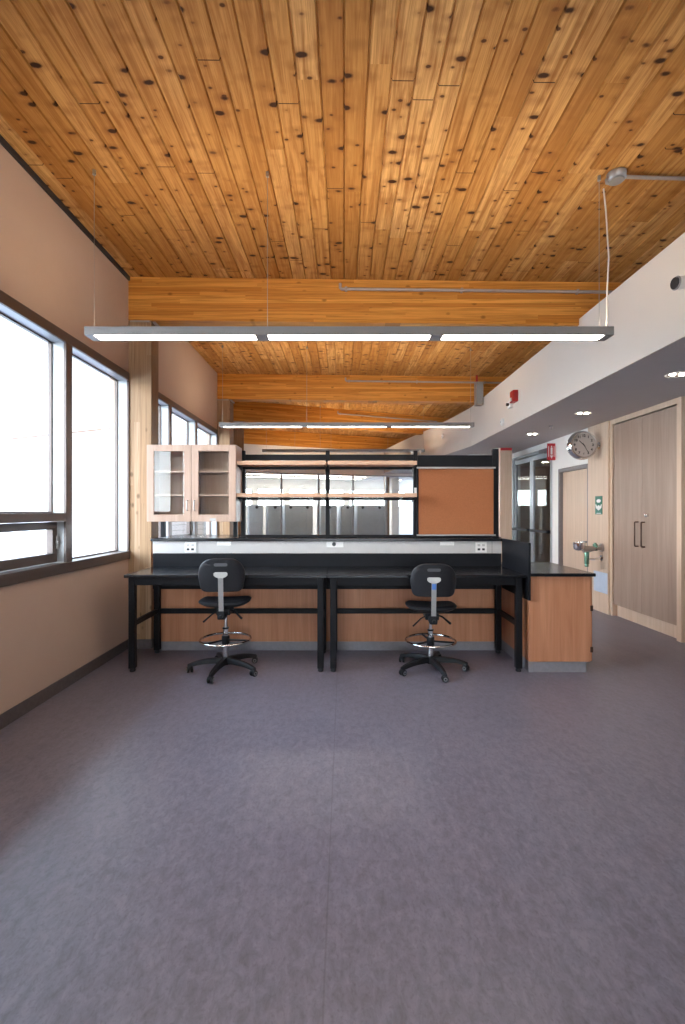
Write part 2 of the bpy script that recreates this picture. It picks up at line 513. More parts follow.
window_bay(1, *BAYS[0], [2.86, 3.985], 1, 'dark framed window in the near left wall, between camera and first timber column')
window_bay(2, *BAYS[1], [6.32, 7.43], 1, 'dark framed window behind the glass door wall cabinet')

struct(MB().box(-4.5, XL-0.21, YN-0.1, 10.4, 3.98, 4.10).build('roof_eave', 'white'), 'white roof eave outside over the left windows', 'eave')  # overhang added to keep sky light off the floor by the windows
# timber beams -----------------------------------------------------
def beam(p, L, rot, w, label, extra=0.0):
    o = thing  # placeholder to keep helper names short
    mb = MB()
    c, s = math.cos(rot), math.sin(rot)
    def pt(u, v, dz):
        x = p[0] + u*c - v*s
        return (u, v, zc(x) + dz)
    A = [pt(u, v, -0.47) for u, v in ((0, 0), (L, 0), (L, w), (0, w))]
    B = [pt(u, v, -0.003) for u, v in ((0, 0), (L, 0), (L, w), (0, w))]
    mb.hexa(A + B)
    b = mb.build('ceiling_beam', 'beam')
    b.location = (p[0], p[1], 0); b.rotation_euler = (0, 0, rot)
    return struct(b, label, 'beam')
beam((XL, 5.10), 8.4, 0, 0.19, 'nearest orange laminated timber beam crossing the room')
beam((XL, 8.68), 8.4, 0, 0.20, 'second laminated timber beam crossing the room, above the glass cabinet')
beam((-2.56, 10.74), 8.5, SK, 0.20, 'skewed third laminated timber beam sloping behind the second one')
beam((-3.75, 14.23), 8.0, SK, 0.25, 'farthest laminated timber beam above the glazed end partition')

# timber columns ---------------------------------------------------
def column(p, rot, w, d, ztop, label, mat='column'):
    mb = MB().box(0, w, 0, d, 0, ztop, bev=0.006)
    c = mb.build('timber_column', mat)
    c.location = (p[0], p[1], 0); c.rotation_euler = (0, 0, rot)
    if ztop > 3:
        MB().box(-0.0+0.02, w-0.02, -0.004, 0.0, ztop-0.02, ztop-0.001).box(w, w+0.03, 0.03, d-0.03, ztop-0.015, ztop-0.001).build('bearing_plate', 'conduit', c)
    MB().box(0, w+0.012, -0.012, 0.0, 0, 0.095).box(w, w+0.012, 0, d, 0, 0.095).build('column_base', 'base', c)
    return struct(c, label, 'column')
column((XL, 5.10), 0, 0.25, 0.20, 3.555, 'pale timber column beside the near window and the glass cabinet')
column((XL-0.02, 8.68), 0, 0.25, 0.30, 3.555, 'second timber column, seen above the right cabinet door')
column((-2.545, 10.76), SK, 0.25, 0.30, 3.555, 'third timber column just left of the shelf rack top')
column((3.185, 9.58), 0, 0.24, 0.24, ZS-0.002, 'pale wooden column right of the tan pinboard', 'pale')

# bulkhead and soffit on the right ----------------------------------
PL = [(XB, YN), (XB, 9.4), (2.46, 10.1), (2.35, 10.8), (2.22, 11.6), (2.06, 12.4), (1.88, 13.2), (1.70, 14.1), (1.52, 15.1), (1.20, 16.8), (0.7, 19.5)]
bh = MB()
for p, q in zip(PL, PL[1:]):
    bh.hexa([(p[0], p[1], ZS+0.006), (q[0], q[1], ZS+0.006), (q[0]+0.14, q[1]+0.02, ZS+0.006), (p[0]+0.14, p[1]+0.02 if p[1] > YN else p[1], ZS+0.006),
             (p[0], p[1], ZBT), (q[0], q[1], ZBT), (q[0]+0.14, q[1]+0.02, ZBT), (p[0]+0.14, p[1]+0.02 if p[1] > YN else p[1], ZBT)])
struct(bh.build('wall_bulkhead', 'bulk'), 'long white bulkhead hanging above the corridor on the right', 'bulkhead')
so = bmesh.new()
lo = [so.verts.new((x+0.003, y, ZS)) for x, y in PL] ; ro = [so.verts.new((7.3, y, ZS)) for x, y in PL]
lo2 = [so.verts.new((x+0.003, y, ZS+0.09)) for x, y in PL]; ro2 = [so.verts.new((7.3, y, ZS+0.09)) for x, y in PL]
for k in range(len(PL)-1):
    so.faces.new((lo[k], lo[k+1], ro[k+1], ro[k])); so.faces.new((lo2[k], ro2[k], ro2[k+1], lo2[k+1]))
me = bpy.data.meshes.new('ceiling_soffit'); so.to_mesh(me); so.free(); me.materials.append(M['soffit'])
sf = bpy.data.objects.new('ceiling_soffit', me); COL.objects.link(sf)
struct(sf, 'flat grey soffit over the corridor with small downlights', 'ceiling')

# outer shell -------------------------------------------------------
wb = MB()
wb.box(-2.6, 7.5, YN-0.15, YN, 0, 0.90); wb.box(-2.6, 7.5, YN-0.15, YN, 2.98, 4.1)
for a, b in ((-2.6, -1.9), (0.2, 0.5), (2.6, 7.5)): wb.box(a, b, YN-0.15, YN, 0.90, 2.98)
struct(wb.build('wall_back', 'wall'), 'beige wall with two windows at the room end behind the camera', 'wall')
for k, (a, b) in enumerate(((-1.9, 0.2), (0.5, 2.6))):  # windows added behind the camera to light the faces turned towards it
    wn = thing('window_%d' % (3+k), 'window in the wall behind the camera, ' + ('on the left', 'on the right')[k], 'window', (0, 0, 0), 0, None, 'structure')
    MB().box(a, b, YN-0.11, YN-0.02, 0.90, 0.97).box(a, b, YN-0.11, YN-0.02, 2.91, 2.98).box(a, a+0.06, YN-0.11, YN-0.02, 0.97, 2.91).box(b-0.06, b, YN-0.11, YN-0.02, 0.97, 2.91).build('window_frame', 'winframe', wn)
    MB().box(a+0.05, b-0.05, YN-0.08, YN-0.07, 0.96, 2.92).build('window_pane', 'glass', wn)
struct(MB().box(7.3, 7.45, YN, 26, 0, 4.1).build('wall_far_right', 'white'), 'white wall on the far side of the corridor rooms', 'wall')

struct(MB().box(3.9, 7.3, 13.6, 13.75, 0, 4.0).build('wall_corridor_end', 'wall'), 'beige wall seen through the glazed double door', 'wall')
# right corridor wall ---------------------------------------------
wr = MB()
wr.box(XR, XR+0.15, 8.34, 8.60, 0, ZS)
wr.box(XR, XR+0.15, 7.24, 8.34, 2.235, ZS)
wr.box(XR, XR+0.15, 8.60, 10.55, 2.68, ZS)
wr.box(XR-0.02, XR+0.15, 10.55, 13.5, 0, ZS)
wr.box(XR+0.06, XR+0.15, 6.72, 7.26, 0, ZS)
struct(wr.build('wall_right', 'white'), 'white corridor wall around the wooden door on the right', 'wall')
struct(MB().box(XR-0.022, XR+0.055, 6.735, 7.299, 0.0, ZS-0.004).build('wall_wood_cladding', 'pale'), 'pale wood wall panel behind the clock and the green sign', 'wall')

# wooden door in grey steel frame
d2 = thing('door_2', 'wooden door in a grey steel frame beside the clock', 'door', (XR, 7.82, 0), 0, None, 'structure')
dm = MB()
dm.box(-0.012, 0.12, 0.47, 0.518, 0, 2.23, bev=0.003); dm.box(-0.012, 0.12, -0.52, -0.47, 0, 2.23, bev=0.003); dm.box(-0.012, 0.12, -0.47, 0.47, 2.17, 2.23, bev=0.003)
dm.box(0.09, 0.12, 0.44, 0.47, 0, 2.17); dm.box(0.09, 0.12, -0.47, -0.44, 0, 2.17)
dm.build('door_frame', 'doorframe', d2)
MB().box(0.05, 0.09, -0.465, 0.465, 0.008, 2.165, bev=0.003).build('door_leaf', 'pale', d2)
MB().cyl((0.05, -0.40, 1.0), (0.0, -0.40, 1.0), 0.012).box(-0.012, 0.004, -0.41, -0.29, 0.99, 1.012, bev=0.004).cyl((0.05, -0.40, 1.0), (0.042, -0.40, 1.0), 0.028).build('door_handle', 'silver', d2)

# glazed double door
d1 = thing('door_1', 'glazed aluminium double door with dark push bars at the corridor end', 'door', (XR, 8.60, 0), math.radians(1.2), None, 'structure')
fr = MB()
fr.box(-0.01, 0.10, 0.0, 0.045, 0, 2.66); fr.box(-0.01, 0.10, 1.86, 1.91, 0, 2.66); fr.box(-0.01, 0.10, 0.045, 1.86, 2.61, 2.66)
fr.build('door_frame', 'alu', d1)
for k, y0 in enumerate((0.052, 0.958)):
    y1 = y0 + 0.895
    lf = MB()
    lf.box(0.02, 0.065, y0, y0+0.075, 0.01, 2.60, bev=0.003); lf.box(0.02, 0.065, y1-0.075, y1, 0.01, 2.60, bev=0.003)
    lf.box(0.02, 0.065, y0+0.075, y1-0.075, 2.50, 2.60, bev=0.003); lf.box(0.02, 0.065, y0+0.075, y1-0.075, 0.01, 0.24, bev=0.003)
    leaf = lf.build('door_leaf', 'alu', d1)
    MB().box(0.038, 0.046, y0+0.07, y1-0.07, 0.235, 2.505).build('glass_pane', 'dglass', leaf)
    MB().box(-0.06, -0.025, y0+0.06, y1-0.06, 1.075, 1.125, bev=0.006).box(-0.03, 0.02, y0+0.06, y0+0.12, 1.07, 1.13).box(-0.03, 0.02, y1-0.12, y1-0.06, 1.07, 1.13).build('push_bar', 'slotblack', leaf)
MB().box(-0.07, -0.012, 0.10, 0.42, 2.585, 2.655, bev=0.006).cyl((-0.05, 0.10, 2.60), (-0.05, 0.10, 2.57), 0.012).box(-0.10, -0.03, 0.09, 0.115, 2.555, 2.572).build('door_closer', 'doorframe', d1)

# tall wood closet -------------------------------------------------
cl = thing('storage_closet', 'tall pale wood closet with two doors and bar handles at the right edge', 'closet', (XR, 5.31, 0))
MB().box(0.0, 0.075, 0.0, 0.075, 0, ZS-0.004, bev=0.002).box(0.0, 0.075, 1.365, 1.425, 0, ZS-0.004, bev=0.002).box(0.0, 0.075, 0.075, 1.365, 2.715, ZS-0.004).build('closet_frame', 'pale', cl)
MB().box(0.075, 0.70, 0.004, 0.024, 0, ZS-0.004).box(0.075, 0.70, 1.40, 1.42, 0, ZS-0.004).box(0.69, 0.70, 0.024, 1.40, 0, ZS-0.004).build('closet_body', 'lab', cl)
MB().box(0.07, 0.085, 0.075, 1.365, 0, 0.165).build('plinth', 'pale', cl)
for k, (a, b) in enumerate(((0.083, 0.716), (0.720, 1.353))):
    dr = MB().box(0.012, 0.034, a, b, 0.17, 2.70, bev=0.0015).build('closet_door', 'closet', cl)
    yh = b-0.055 if k == 0 else a+0.075
    MB().tube([(0.012, yh, 1.03), (-0.03, yh, 1.03), (-0.036, yh, 1.037), (-0.036, yh, 1.338), (-0.03, yh, 1.345), (0.012, yh, 1.345)], 0.009).build('bar_handle', 'bronze', dr)
    if k == 0:
        MB().cyl((0.012, b-0.115, 1.435), (-0.02, b-0.115, 1.435), 0.026, n=18, bev=0.004).cyl((-0.02, b-0.115, 1.435), (-0.024, b-0.115, 1.435), 0.012, n=12).build('lock', 'chrome', dr)

# glazed end partition under the far beam ---------------------------
E0 = (-3.7, 14.25)
pt = thing('wall_end', 'glazed white end partition under the farthest beam', 'partition', (E0[0], E0[1], 0), SK, None, 'structure')
MB().box(0, 8.0, 0.02, 0.14, 2.70, 3.75).build('partition_header', 'white', pt)
MB().box(0, 8.0, 0.0, 0.03, 2.66, 2.70).build('partition_trim', 'alu', pt)
us = [0.0, 0.64, 1.83, 3.05, 4.24, 5.45, 6.6, 7.8]
for a in us: MB().box(a-0.03, a+0.03, 0.03, 0.13, 0, 2.66).build('mullion', 'alu', pt)
for a, b in zip(us, us[1:]): MB().box(a+0.03, b-0.03, 0.075, 0.083, 0.05, 2.66).build('glass_pane', 'dglass', pt)
MB().box(0, 8.0, 0.02, 0.14, 0.0, 0.05).build('sill', 'alu', pt)

# room beyond the partition
fw = thing('wall_far', 'white wall with a row of bright high windows beyond the partition', 'wall', (E0[0], E0[1], 0), SK, None, 'structure')
V = 5.0
w = MB()
w.box(-1.5, 9.5, V, V+0.2, 0, 1.72); w.box(-1.5, 9.5, V, V+0.2, 2.42, 3.6)
for a in (-1.5, 0.2, 1.55, 2.9, 4.25, 5.6, 8.6): w.box(a, a+0.28 if a > -1 and a < 8 else a+0.6, V, V+0.2, 1.72, 2.42)
w.box(-1.5, -1.3, 0, V, 0, 0.9); w.box(-1.5, -1.3, 0, V, 2.9, 3.6)
w.build('far_wall', 'white', fw)
MB().box(-1.42, -1.41, 0.1, V, 0.9, 2.9).build('window_pane', 'glass', fw)  # side glazing added to let more daylight into the far room
MB().box(-1.3, 9.5, 0.2, V, 3.2, 3.25).build('far_ceiling', 'white', fw)
for k in range(4):
    rl = MB().box(-1.2, 8.0, 0.35+1.2*k, 0.50+1.2*k, 2.86, 2.96, bev=0.004).build('far_ceiling_light', 'lightgrey', fw)
    MB().box(-1.1, 7.9, 0.37+1.2*k, 0.48+1.2*k, 2.85, 2.859).build('diffuser', 'lamp', rl)  # glowing strips added under the rails to brighten the lockers
for a, b in ((-0.9, 0.2), (0.48, 1.55), (1.83, 2.9), (3.18, 4.25), (4.53, 5.6), (5.88, 8.6)):
    MB().box(a, b, V+0.09, V+0.1, 1.72, 2.42).build('window_pane', 'glass', fw)

def skew(u, v, z=0.0):
    c, s = math.cos(SK), math.sin(SK)
    return (E0[0] + u*c - v*s, E0[1] + u*s + v*c, z)
far_labels = ['narrow grey locker at the left end of the row beyond the glazed partition',
              'second grey locker from the left beyond the glazed partition',
              'widest grey locker left of the middle upright, beyond the partition',
              'grey locker straight behind the middle upright of the shelf rack',
              'narrow grey locker just right of the middle upright, beyond the partition',
              'wide grey locker at the right end of the row beyond the partition']
for (a, b), lab in zip(((0.915, 1.37), (1.53, 1.966), (2.10, 3.06), (3.34, 3.92), (4.07, 4.51), (4.66, 5.73)), far_labels):
    lk = thing('grey_locker', lab, 'locker', skew((a+b)/2, 0.80), SK, 'grey lockers beyond the glazed partition')
    hw = (b-a)/2
    MB().box(-hw, hw, 0.02, 0.45, 0, 1.70, bev=0.006).build('locker_body', 'greypanel', lk)
    MB().box(-hw+0.02, hw-0.02, 0.0, 0.02, 0.08, 1.68, bev=0.003).build('locker_door', 'greypanel', lk)
    for q in ((-hw*0.6, hw*0.6) if hw > 0.4 else (hw*0.1,)):
        MB().cyl((q, 0.0, 1.62), (q, -0.012, 1.62), 0.05, n=16).build('vent_cap', 'slotblack', lk)
def far_col(u, v, w_, m, name, lab, kind):
    c = MB().box(-w_/2, w_/2, 0, w_, 0, 3.2, bev=0.004).build(name, m)
    c.location = skew(u, v); c.rotation_euler = (0, 0, SK)
    struct(c, lab, 'column')
far_col(6.0, 1.2, 0.16, 'column', 'timber_column', 'slim timber post beyond the partition left of the pinboard', 'structure')
far_col(6.7, 2.0, 0.30, 'white', 'round_column', 'white square column beyond the partition left of the pinboard', 'structure')

# ------------------------------------------------------------------ pendant lights
def pendant(name, x0, x1, y, zbot, wires, rot, label, lit=True):
    L = x1-x0
    cx = (x0+x1)/2
    r = thing(name, label, 'light', (cx, y, zbot), rot, 'long suspended strip lights')
    h, dpt = 0.062, 0.13
    b = MB()
    b.box(-L/2, L/2, -dpt/2, -dpt/2+0.012, 0, h, bev=0.002); b.box(-L/2, L/2, dpt/2-0.012, dpt/2, 0, h, bev=0.002)
    b.box(-L/2, -L/2+0.06, -dpt/2+0.012, dpt/2-0.012, 0.0, h); b.box(L/2-0.06, L/2, -dpt/2+0.012, dpt/2-0.012, 0.0, h)
    b.box(-L/2+0.06, L/2-0.06, -dpt/2+0.012, dpt/2-0.012, 0.025, 0.045)
    g = [-L/2+0.06, -L/6-0.0, L/6, L/2-0.06]
    for q in g[1:3]: b.box(q-0.045, q+0.045, -dpt/2+0.012, dpt/2-0.012, 0.0, 0.025)
    b.build('housing', 'lightgrey', r)
    segs = [(g[0], g[1]-0.045), (g[1]+0.045, g[2]-0.045), (g[2]+0.045, g[3])]
    for a, c in segs:
        MB().box(a+0.002, c-0.002, -dpt/2+0.014, dpt/2-0.014, 0.006, 0.022).build('diffuser', 'lamp' if lit else 'plate', r)
        MB().box(a+0.002, c-0.002, -dpt/2+0.02, dpt/2-0.02, 0.047, 0.054).build('uplight_lens', 'uplamp', r)
    for wx in wires:
        lx = wx-cx
        ztop = zc(wx) - zbot - 0.002
        wv = MB().cyl((lx, 0, h*0.8), (lx, 0, ztop), 0.0022, n=6)
        wo = wv.build('suspension_wire', 'steelwire', r)
        MB().cyl((lx, 0, ztop-0.035), (lx, 0, ztop), 0.012, n=10).build('ceiling_mount', 'silver', wo)
    return r
P1 = pendant('pendant_light', -1.90, 1.975, 3.50, 2.773, (-1.86, -0.57, 1.90), 0, 'nearest long grey strip light hanging under the front of the board ceiling')
# power cord of the near light, with ceiling canopy and conduit
ctop = zc(1.955) - 2.773
MB().tube([(1.955-0.0375, 0, 0.06), (1.962-0.0375, 0.004, 0.35), (1.975-0.0375, 0.006, 0.6), (1.95-0.0375, 0.0, 0.95), (1.93-0.0375, -0.005, ctop-0.10)], 0.0058, n=8).build('power_cord', 'cable', P1)
cb = thing('junction_box', 'round grey junction box with conduit on the board ceiling above the near light', 'junction box', (2.01, 3.47, zc(2.01)))
MB().lathe([(0, -0.055), (0.058, -0.055), (0.066, -0.045), (0.066, -0.004), (0, -0.004)], n=28).build('box_body', 'silver', cb)
MB().lathe([(0, -0.062), (0.05, -0.062), (0.055, -0.056), (0, -0.055)], n=24).build('cover_plate', 'lightgrey', cb)
MB().tube([(0.06, 0, -0.028), (0.35, 0.01, -0.03), (1.3, 0.02, -0.042)], 0.013).build('conduit', 'conduit', cb)
MB().tube([(-0.055, 0.0, -0.03), (-0.075, -0.0, -0.05), (-0.072, 0, -0.075), (-0.055, 0, -0.08)], 0.009).build('cord_grip', 'silver', cb)
pendant('pendant_light', -1.90, 1.98, 7.20, 2.773, (-1.86, -0.57, 1.94), 0, 'second long grey strip light, hanging behind the shelf rack')
pendant('pendant_light', -1.95, 1.93, 11.25, 2.905, (-1.86, -0.57, 1.90), 0, 'third strip light, just above the top of the shelf rack', False)
pendant('pendant_light', -2.2, 1.45, 14.4, 2.83, (-1.5, -0.4, 1.38), SK*0.4, 'farthest skewed strip light, in front of the glazed partition', False)

# pipes on the beams
def beam_pipe(x0, x1, y, z, rot, label):
    p = thing('sprinkler_pipe', label, 'pipe', (x0, y, z), rot, 'thin pipes clipped to the beams')
    L = x1-x0
    MB().tube([(0, 0, 0.06), (0, 0, 0.012), (0.012, 0, 0), (L, 0, -0.0115*L)], 0.016).build('pipe_run', 'conduit', p)
    k = 0.05
    while k < L:
        MB().box(k, k+0.025, -0.018, 0.022, -0.022-0.0115*k, 0.022-0.0115*k, bev=0.003).build('pipe_clip', 'conduit', p)
        k += 1.25
beam_pipe(-0.04, 3.2, 5.078, 3.885, 0, 'thin pipe along the face of the nearest timber beam')
beam_pipe(0.03, 3.0, 8.658, 3.885, 0, 'thin pipe along the face of the second timber beam')
beam_pipe(-0.15, 2.6, 11.54, 3.885, SK, 'thin pipe along the face of the skewed third beam')
jb = thing('control_box', 'grey metal box at the right end of the second beam', 'electrical box', (2.46, 8.55, 3.42))
MB().box(-0.06, 0.07, -0.02, 0.115, 0, 0.42, bev=0.004).build('box_body', 'conduit', jb)
MB().box(-0.055, 0.065, -0.026, -0.02, 0.01, 0.41, bev=0.002).build('box_cover', 'lightgrey', jb)
MB().cyl((-0.03, 0.05, 0.42), (-0.03, 0.05, 0.55), 0.02, n=10).build('red_conduit', 'red', jb)

# ------------------------------------------------------------------ lab island
IX0, IX1, IY = -2.005, 1.655, 5.0
isl = thing('lab_island', 'low wood laboratory island with black ledge and white outlet strip behind the tables', 'lab island', (0, IY, 0))
MB().box(IX0, IX1, 0.02, 0.72, 0.092, 1.16, bev=0.002).build('island_body', 'lab', isl)
MB().box(IX0, IX1, 0.014, 0.70, 0.0, 0.092).build('toe_kick', 'toekick', isl)
MB().box(IX0-0.03, IX1+0.02, 0.0, 0.019, 0.655, 1.034, bev=0.002).build('splash_panel', 'blackpanel', isl)
MB().box(IX0-0.03, IX1+0.02, 0.0, 0.019, 1.036, 1.164, bev=0.002).build('outlet_strip', 'strip', isl)
MB().box(IX0-0.045, IX1+0.02, -0.03, 0.74, 1.166, 1.198, bev=0.004).build('ledge', 'blacktop', isl)
def pxx(p, Y=5.0): return (p-344.0)/F*Y
for p in (190.5, 481.0):
    o = MB().box(pxx(p)-0.06, pxx(p)+0.06, -0.006, 0.0, 1.045, 1.155, bev=0.002).build('outlet_plate', 'plate', isl)
    for q in (-0.024, 0.024):
        MB().box(pxx(p)+q-0.014, pxx(p)+q+0.014, -0.008, -0.006, 1.068, 1.090, bev=0.003).build('socket', 'slotblack', o)
        MB().box(pxx(p)+q-0.014, pxx(p)+q+0.014, -0.008, -0.006, 1.112, 1.134, bev=0.003).build('socket', 'strip', o)
for p in (224.0, 447.0):
    MB().box(pxx(p)-0.075, pxx(p)+0.075, -0.005, 0.0, 1.12, 1.16, bev=0.002).build('blank_plate', 'plate', isl)
o = MB().box(pxx(335)-0.09, pxx(335)+0.09, -0.005, 0.0, 1.10, 1.16, bev=0.002).build('data_plate', 'plate', isl)
MB().cyl((pxx(334), -0.005, 1.134), (pxx(334), -0.012, 1.134), 0.021, n=18).build('grommet', 'slotblack', o)
for p in (198.0, 492.0):
    MB().box(pxx(p)-0.003, pxx(p)+0.003, -0.0025, 0.0, 1.037, 1.163).build('strip_joint', 'lightgrey', isl)

# end panel + return cabinet
rc = thing('return_cabinet', 'honey wood base cabinet with black worktop at the right end', 'cabinet', (1.70, 4.30, 0))
MB().box(0.002, 0.565, 0.02, 0.96, 0.10, 0.884, bev=0.002).build('cabinet_body', 'lab', rc)
MB().box(0.004, 0.535, 0.03, 0.96, 0.0, 0.10).build('toe_kick', 'toekick', rc)
MB().box(0.003, 0.60, -0.012, 0.97, 0.886, 0.916, bev=0.004).build('worktop', 'blacktop', rc)
for k, (a, b) in enumerate(((0.03, 0.49), (0.495, 0.95))):
    dd = MB().box(0.566, 0.585, a, b, 0.105, 0.875, bev=0.002).build('cabinet_door', 'lab', rc)
    for hz in (0.185, 0.565): MB().box(0.566, 0.590, a-0.010, a+0.012, hz, hz+0.05, bev=0.002).build('hinge', 'bronze', dd)
    MB().tube([(0.585, b-0.05, 0.62), (0.61, b-0.05, 0.62), (0.61, b-0.05, 0.72), (0.585, b-0.05, 0.72)], 0.005).build('handle', 'bronze', dd)
ep = MB().box(-0.022, 0.0, -0.025, 0.695, 0.67, 1.195, bev=0.002).build('side_panel', 'blackpanel', rc)
ep['label'] = 'upright black side panel'

# lab tables ---------------------------------------------------------
def lab_table(x0, x1, label):
    cx = (x0+x1)/2; hw = (x1-x0)/2
    t = thing('lab_table', label, 'table', (cx, 4.30, 0), 0, 'black laboratory tables side by side')
    MB().box(-hw, hw, 0.0, 0.698, 0.872, 0.90, bev=0.004).build('tabletop', 'blacktop', t)
    a = 0.058
    ins = 0.028
    xs = (-hw+ins, hw-ins-a)
    fb = (0.03, 0.605)
    for x in xs:
        for y in fb:
            lg = MB().box(x, x+a, y, y+a, 0.03, 0.871, bev=0.006).build('leg', 'blackmetal', t)
            MB().lathe([(0, 0.0), (0.024, 0.0), (0.027, 0.008), (0.022, 0.03), (0, 0.03)], n=16, mtx=Matrix.Translation((x+a/2, y+a/2, 0))).build('foot', 'slotblack', lg)
    MB().box(xs[0]+a, xs[1], 0.035, 0.060, 0.800, 0.871, bev=0.003).build('front_apron', 'blackmetal', t)
    MB().box(xs[0]+a, xs[1], 0.625, 0.650, 0.740, 0.871, bev=0.003).build('rear_apron', 'blackmetal', t)
    for x in xs:
        MB().box(x+0.014, x+0.044, fb[0]+a, fb[1], 0.800, 0.871, bev=0.003).build('side_apron', 'blackmetal', t)
        MB().box(x+0.010, x+0.048, fb[0]+a, fb[1], 0.415, 0.462, bev=0.004).build('side_stretcher', 'blackmetal', t)
    MB().box(xs[0]+a, xs[1], 0.615, 0.653, 0.412, 0.462, bev=0.004).build('rear_stretcher', 'blackmetal', t)
    return t
lab_table(-2.017, -0.160, 'left black laboratory table, next to the window wall')
lab_table(-0.156, 1.674, 'right black laboratory table, against the black side panel of the wood cabinet')

# shelf rack ---------------------------------------------------------
rk = thing('shelf_rack', 'black steel rack with wooden shelves standing on the island ledge', 'shelf rack', (0, 5.10, 1.198))
ups = [(-1.12, -1.075), (-0.20, -0.155), (0.755, 0.80), (1.615, 1.68)]
for k, (a, b) in enumerate(ups):
    u = MB().box(a, b, 0.0, 0.05, 0.0, 0.945 if k != 3 else 0.965, bev=0.004)
    u.box(a-0.02, b+0.02, -0.02, 0.07, 0.0, 0.008)
    uo = u.build('upright', 'blackmetal', rk)
MB().box(-1.075, 0.755, 0.005, 0.045, 0.842, 0.902, bev=0.003).build('crossbar', 'blackmetal', rk)
MB().box(-1.12, 0.80, 0.01, 0.04, 0.0, 0.03, bev=0.003).build('crossbar', 'blackmetal', rk)
MB().box(0.803, 1.614, 0.005, 0.045, 0.768, 0.895, bev=0.003).build('head_panel', 'blackpanel', rk)
for (x0, x1) in ((-1.105, -0.188), (-0.168, 0.752)):
    for z0 in (0.765, 0.432):
        s = MB().box(x0, x1, -0.26, -0.012, z0, z0+0.040, bev=0.002).build('shelf', 'shelfwood', rk)
        MB().box(x0+0.01, x1-0.01, -0.04, -0.006, z0-0.028, z0-0.001, bev=0.002).build('shelf_rail', 'blackmetal', s)
        for bx in (x0+0.006, x1-0.014):
            MB().prism([(0, 0), (0.24, 0), (0.24, -0.012), (0, -0.05)], 0.008, None, 0, Matrix.Translation((bx+0.004, -0.008, z0-0.001)) @ Matrix.Rotation(-PI/2, 4, 'Z')).build('shelf_bracket', 'blackmetal', s)
MB().box(0.762, 0.80, -0.004, -0.001, 0.475, 0.54).build('white_card', 'plate', rk)
MB().box(0.735, 0.752, -0.03, 0.02, 0.902, 0.93, bev=0.003).box(0.82, 0.835, -0.005, 0.02, 0.90, 0.945, bev=0.002).build('clip', 'conduit', rk)
MB().box(1.35, 1.60, 0.0, 0.03, 0.897, 0.905).build('top_trim', 'silver', rk)

MB().box(0.803, 1.612, 0.01, 0.04, 0.0, 0.036, bev=0.003).build('crossbar', 'blackmetal', rk)  # bar added under the board to block a bright reflection in the ledge
pb = thing('pinboard', 'tan cork pinboard framed in the right bay of the rack', 'pinboard', (1.2085, 5.067, 1.2))
MB().box(-0.405, 0.405, 0.004, 0.03, 0.035, 0.742, bev=0.001).build('cork_panel', 'cork', pb)
MB().box(-0.425, 0.425, -0.010, 0.008, 0.744, 0.762, bev=0.003).build('top_rail', 'silver', pb)
MB().box(-0.425, 0.425, -0.012, 0.008, 0.018, 0.034, bev=0.003).build('bottom_rail', 'silver', pb)
MB().box(0.406, 0.42, -0.004, 0.03, 0.012, 0.768).box(-0.42, -0.406, -0.004, 0.03, 0.012, 0.768).build('side_trim', 'blackmetal', pb)

# glass door wall cabinet --------------------------------------------
gc = thing('glass_door_cabinet', 'light wood hanging cabinet with two glass doors left of the shelf rack', 'cabinet', (-1.56, 4.82, 1.378))
W, H, D = 0.455, 0.785, 0.27
gb = MB()
gb.box(-W, -W+0.02, 0, D, 0, H); gb.box(W-0.02, W, 0, D, 0, H)
gb.box(-W+0.02, W-0.02, 0, D, 0, 0.02); gb.box(-W+0.02, W-0.02, 0, D, H-0.02, H)
gb.box(-0.01, 0.01, 0.02, D-0.012, 0.02, H-0.02)
gb.box(-W+0.02, W-0.02, D-0.012, D, 0.02, H-0.02)
gb.build('cabinet_body', 'maple', gc)
for z in (0.262, 0.505):
    for a, b in ((-W+0.021, -0.011), (0.011, W-0.021)):
        MB().box(a, b, 0.012, D-0.014, z, z+0.018, bev=0.001).build('shelf', 'maple', gc)
for k, (a, b) in enumerate(((-W, -0.002), (0.002, W))):
    fm = MB()
    s = 0.072
    fm.box(a, a+s, -0.021, -0.001, 0, H, bev=0.002); fm.box(b-s, b, -0.021, -0.001, 0, H, bev=0.002)
    fm.box(a+s, b-s, -0.021, -0.001, 0, 0.072, bev=0.002); fm.box(a+s, b-s, -0.021, -0.001, H-0.066, H, bev=0.002)
    df = fm.build('cabinet_door', 'maple', gc)
    MB().box(a+s-0.006, b-s+0.006, -0.013, -0.009, 0.066, H-0.06).build('glass_pane', 'glass', df)
    xh = b-0.034 if k == 0 else a+0.034
    MB().tube([(xh, -0.021, 0.115), (xh, -0.045, 0.117), (xh, -0.047, 0.125), (xh, -0.047, 0.205), (xh, -0.045, 0.213), (xh, -0.021, 0.215)], 0.0055).build('handle', 'silver', df)
MB().box(0.19, 0.25, -0.0235, -0.0215, 0.008, 0.034, bev=0.001).build('label_holder', 'silver', gc)
MB().box(-W+0.1, W-0.1, D, D+0.09, 0.10, 0.14).box(-W+0.1, W-0.1, D, D+0.09, 0.66, 0.70).build('mounting_rail', 'blackmetal', gc)
# post carrying the cabinet on the ledge
for px0 in (W-0.095, -W+0.03): MB().box(px0, px0+0.04, D, D+0.05, -0.175, 0.80, bev=0.003).build('support_post', 'blackmetal', gc)

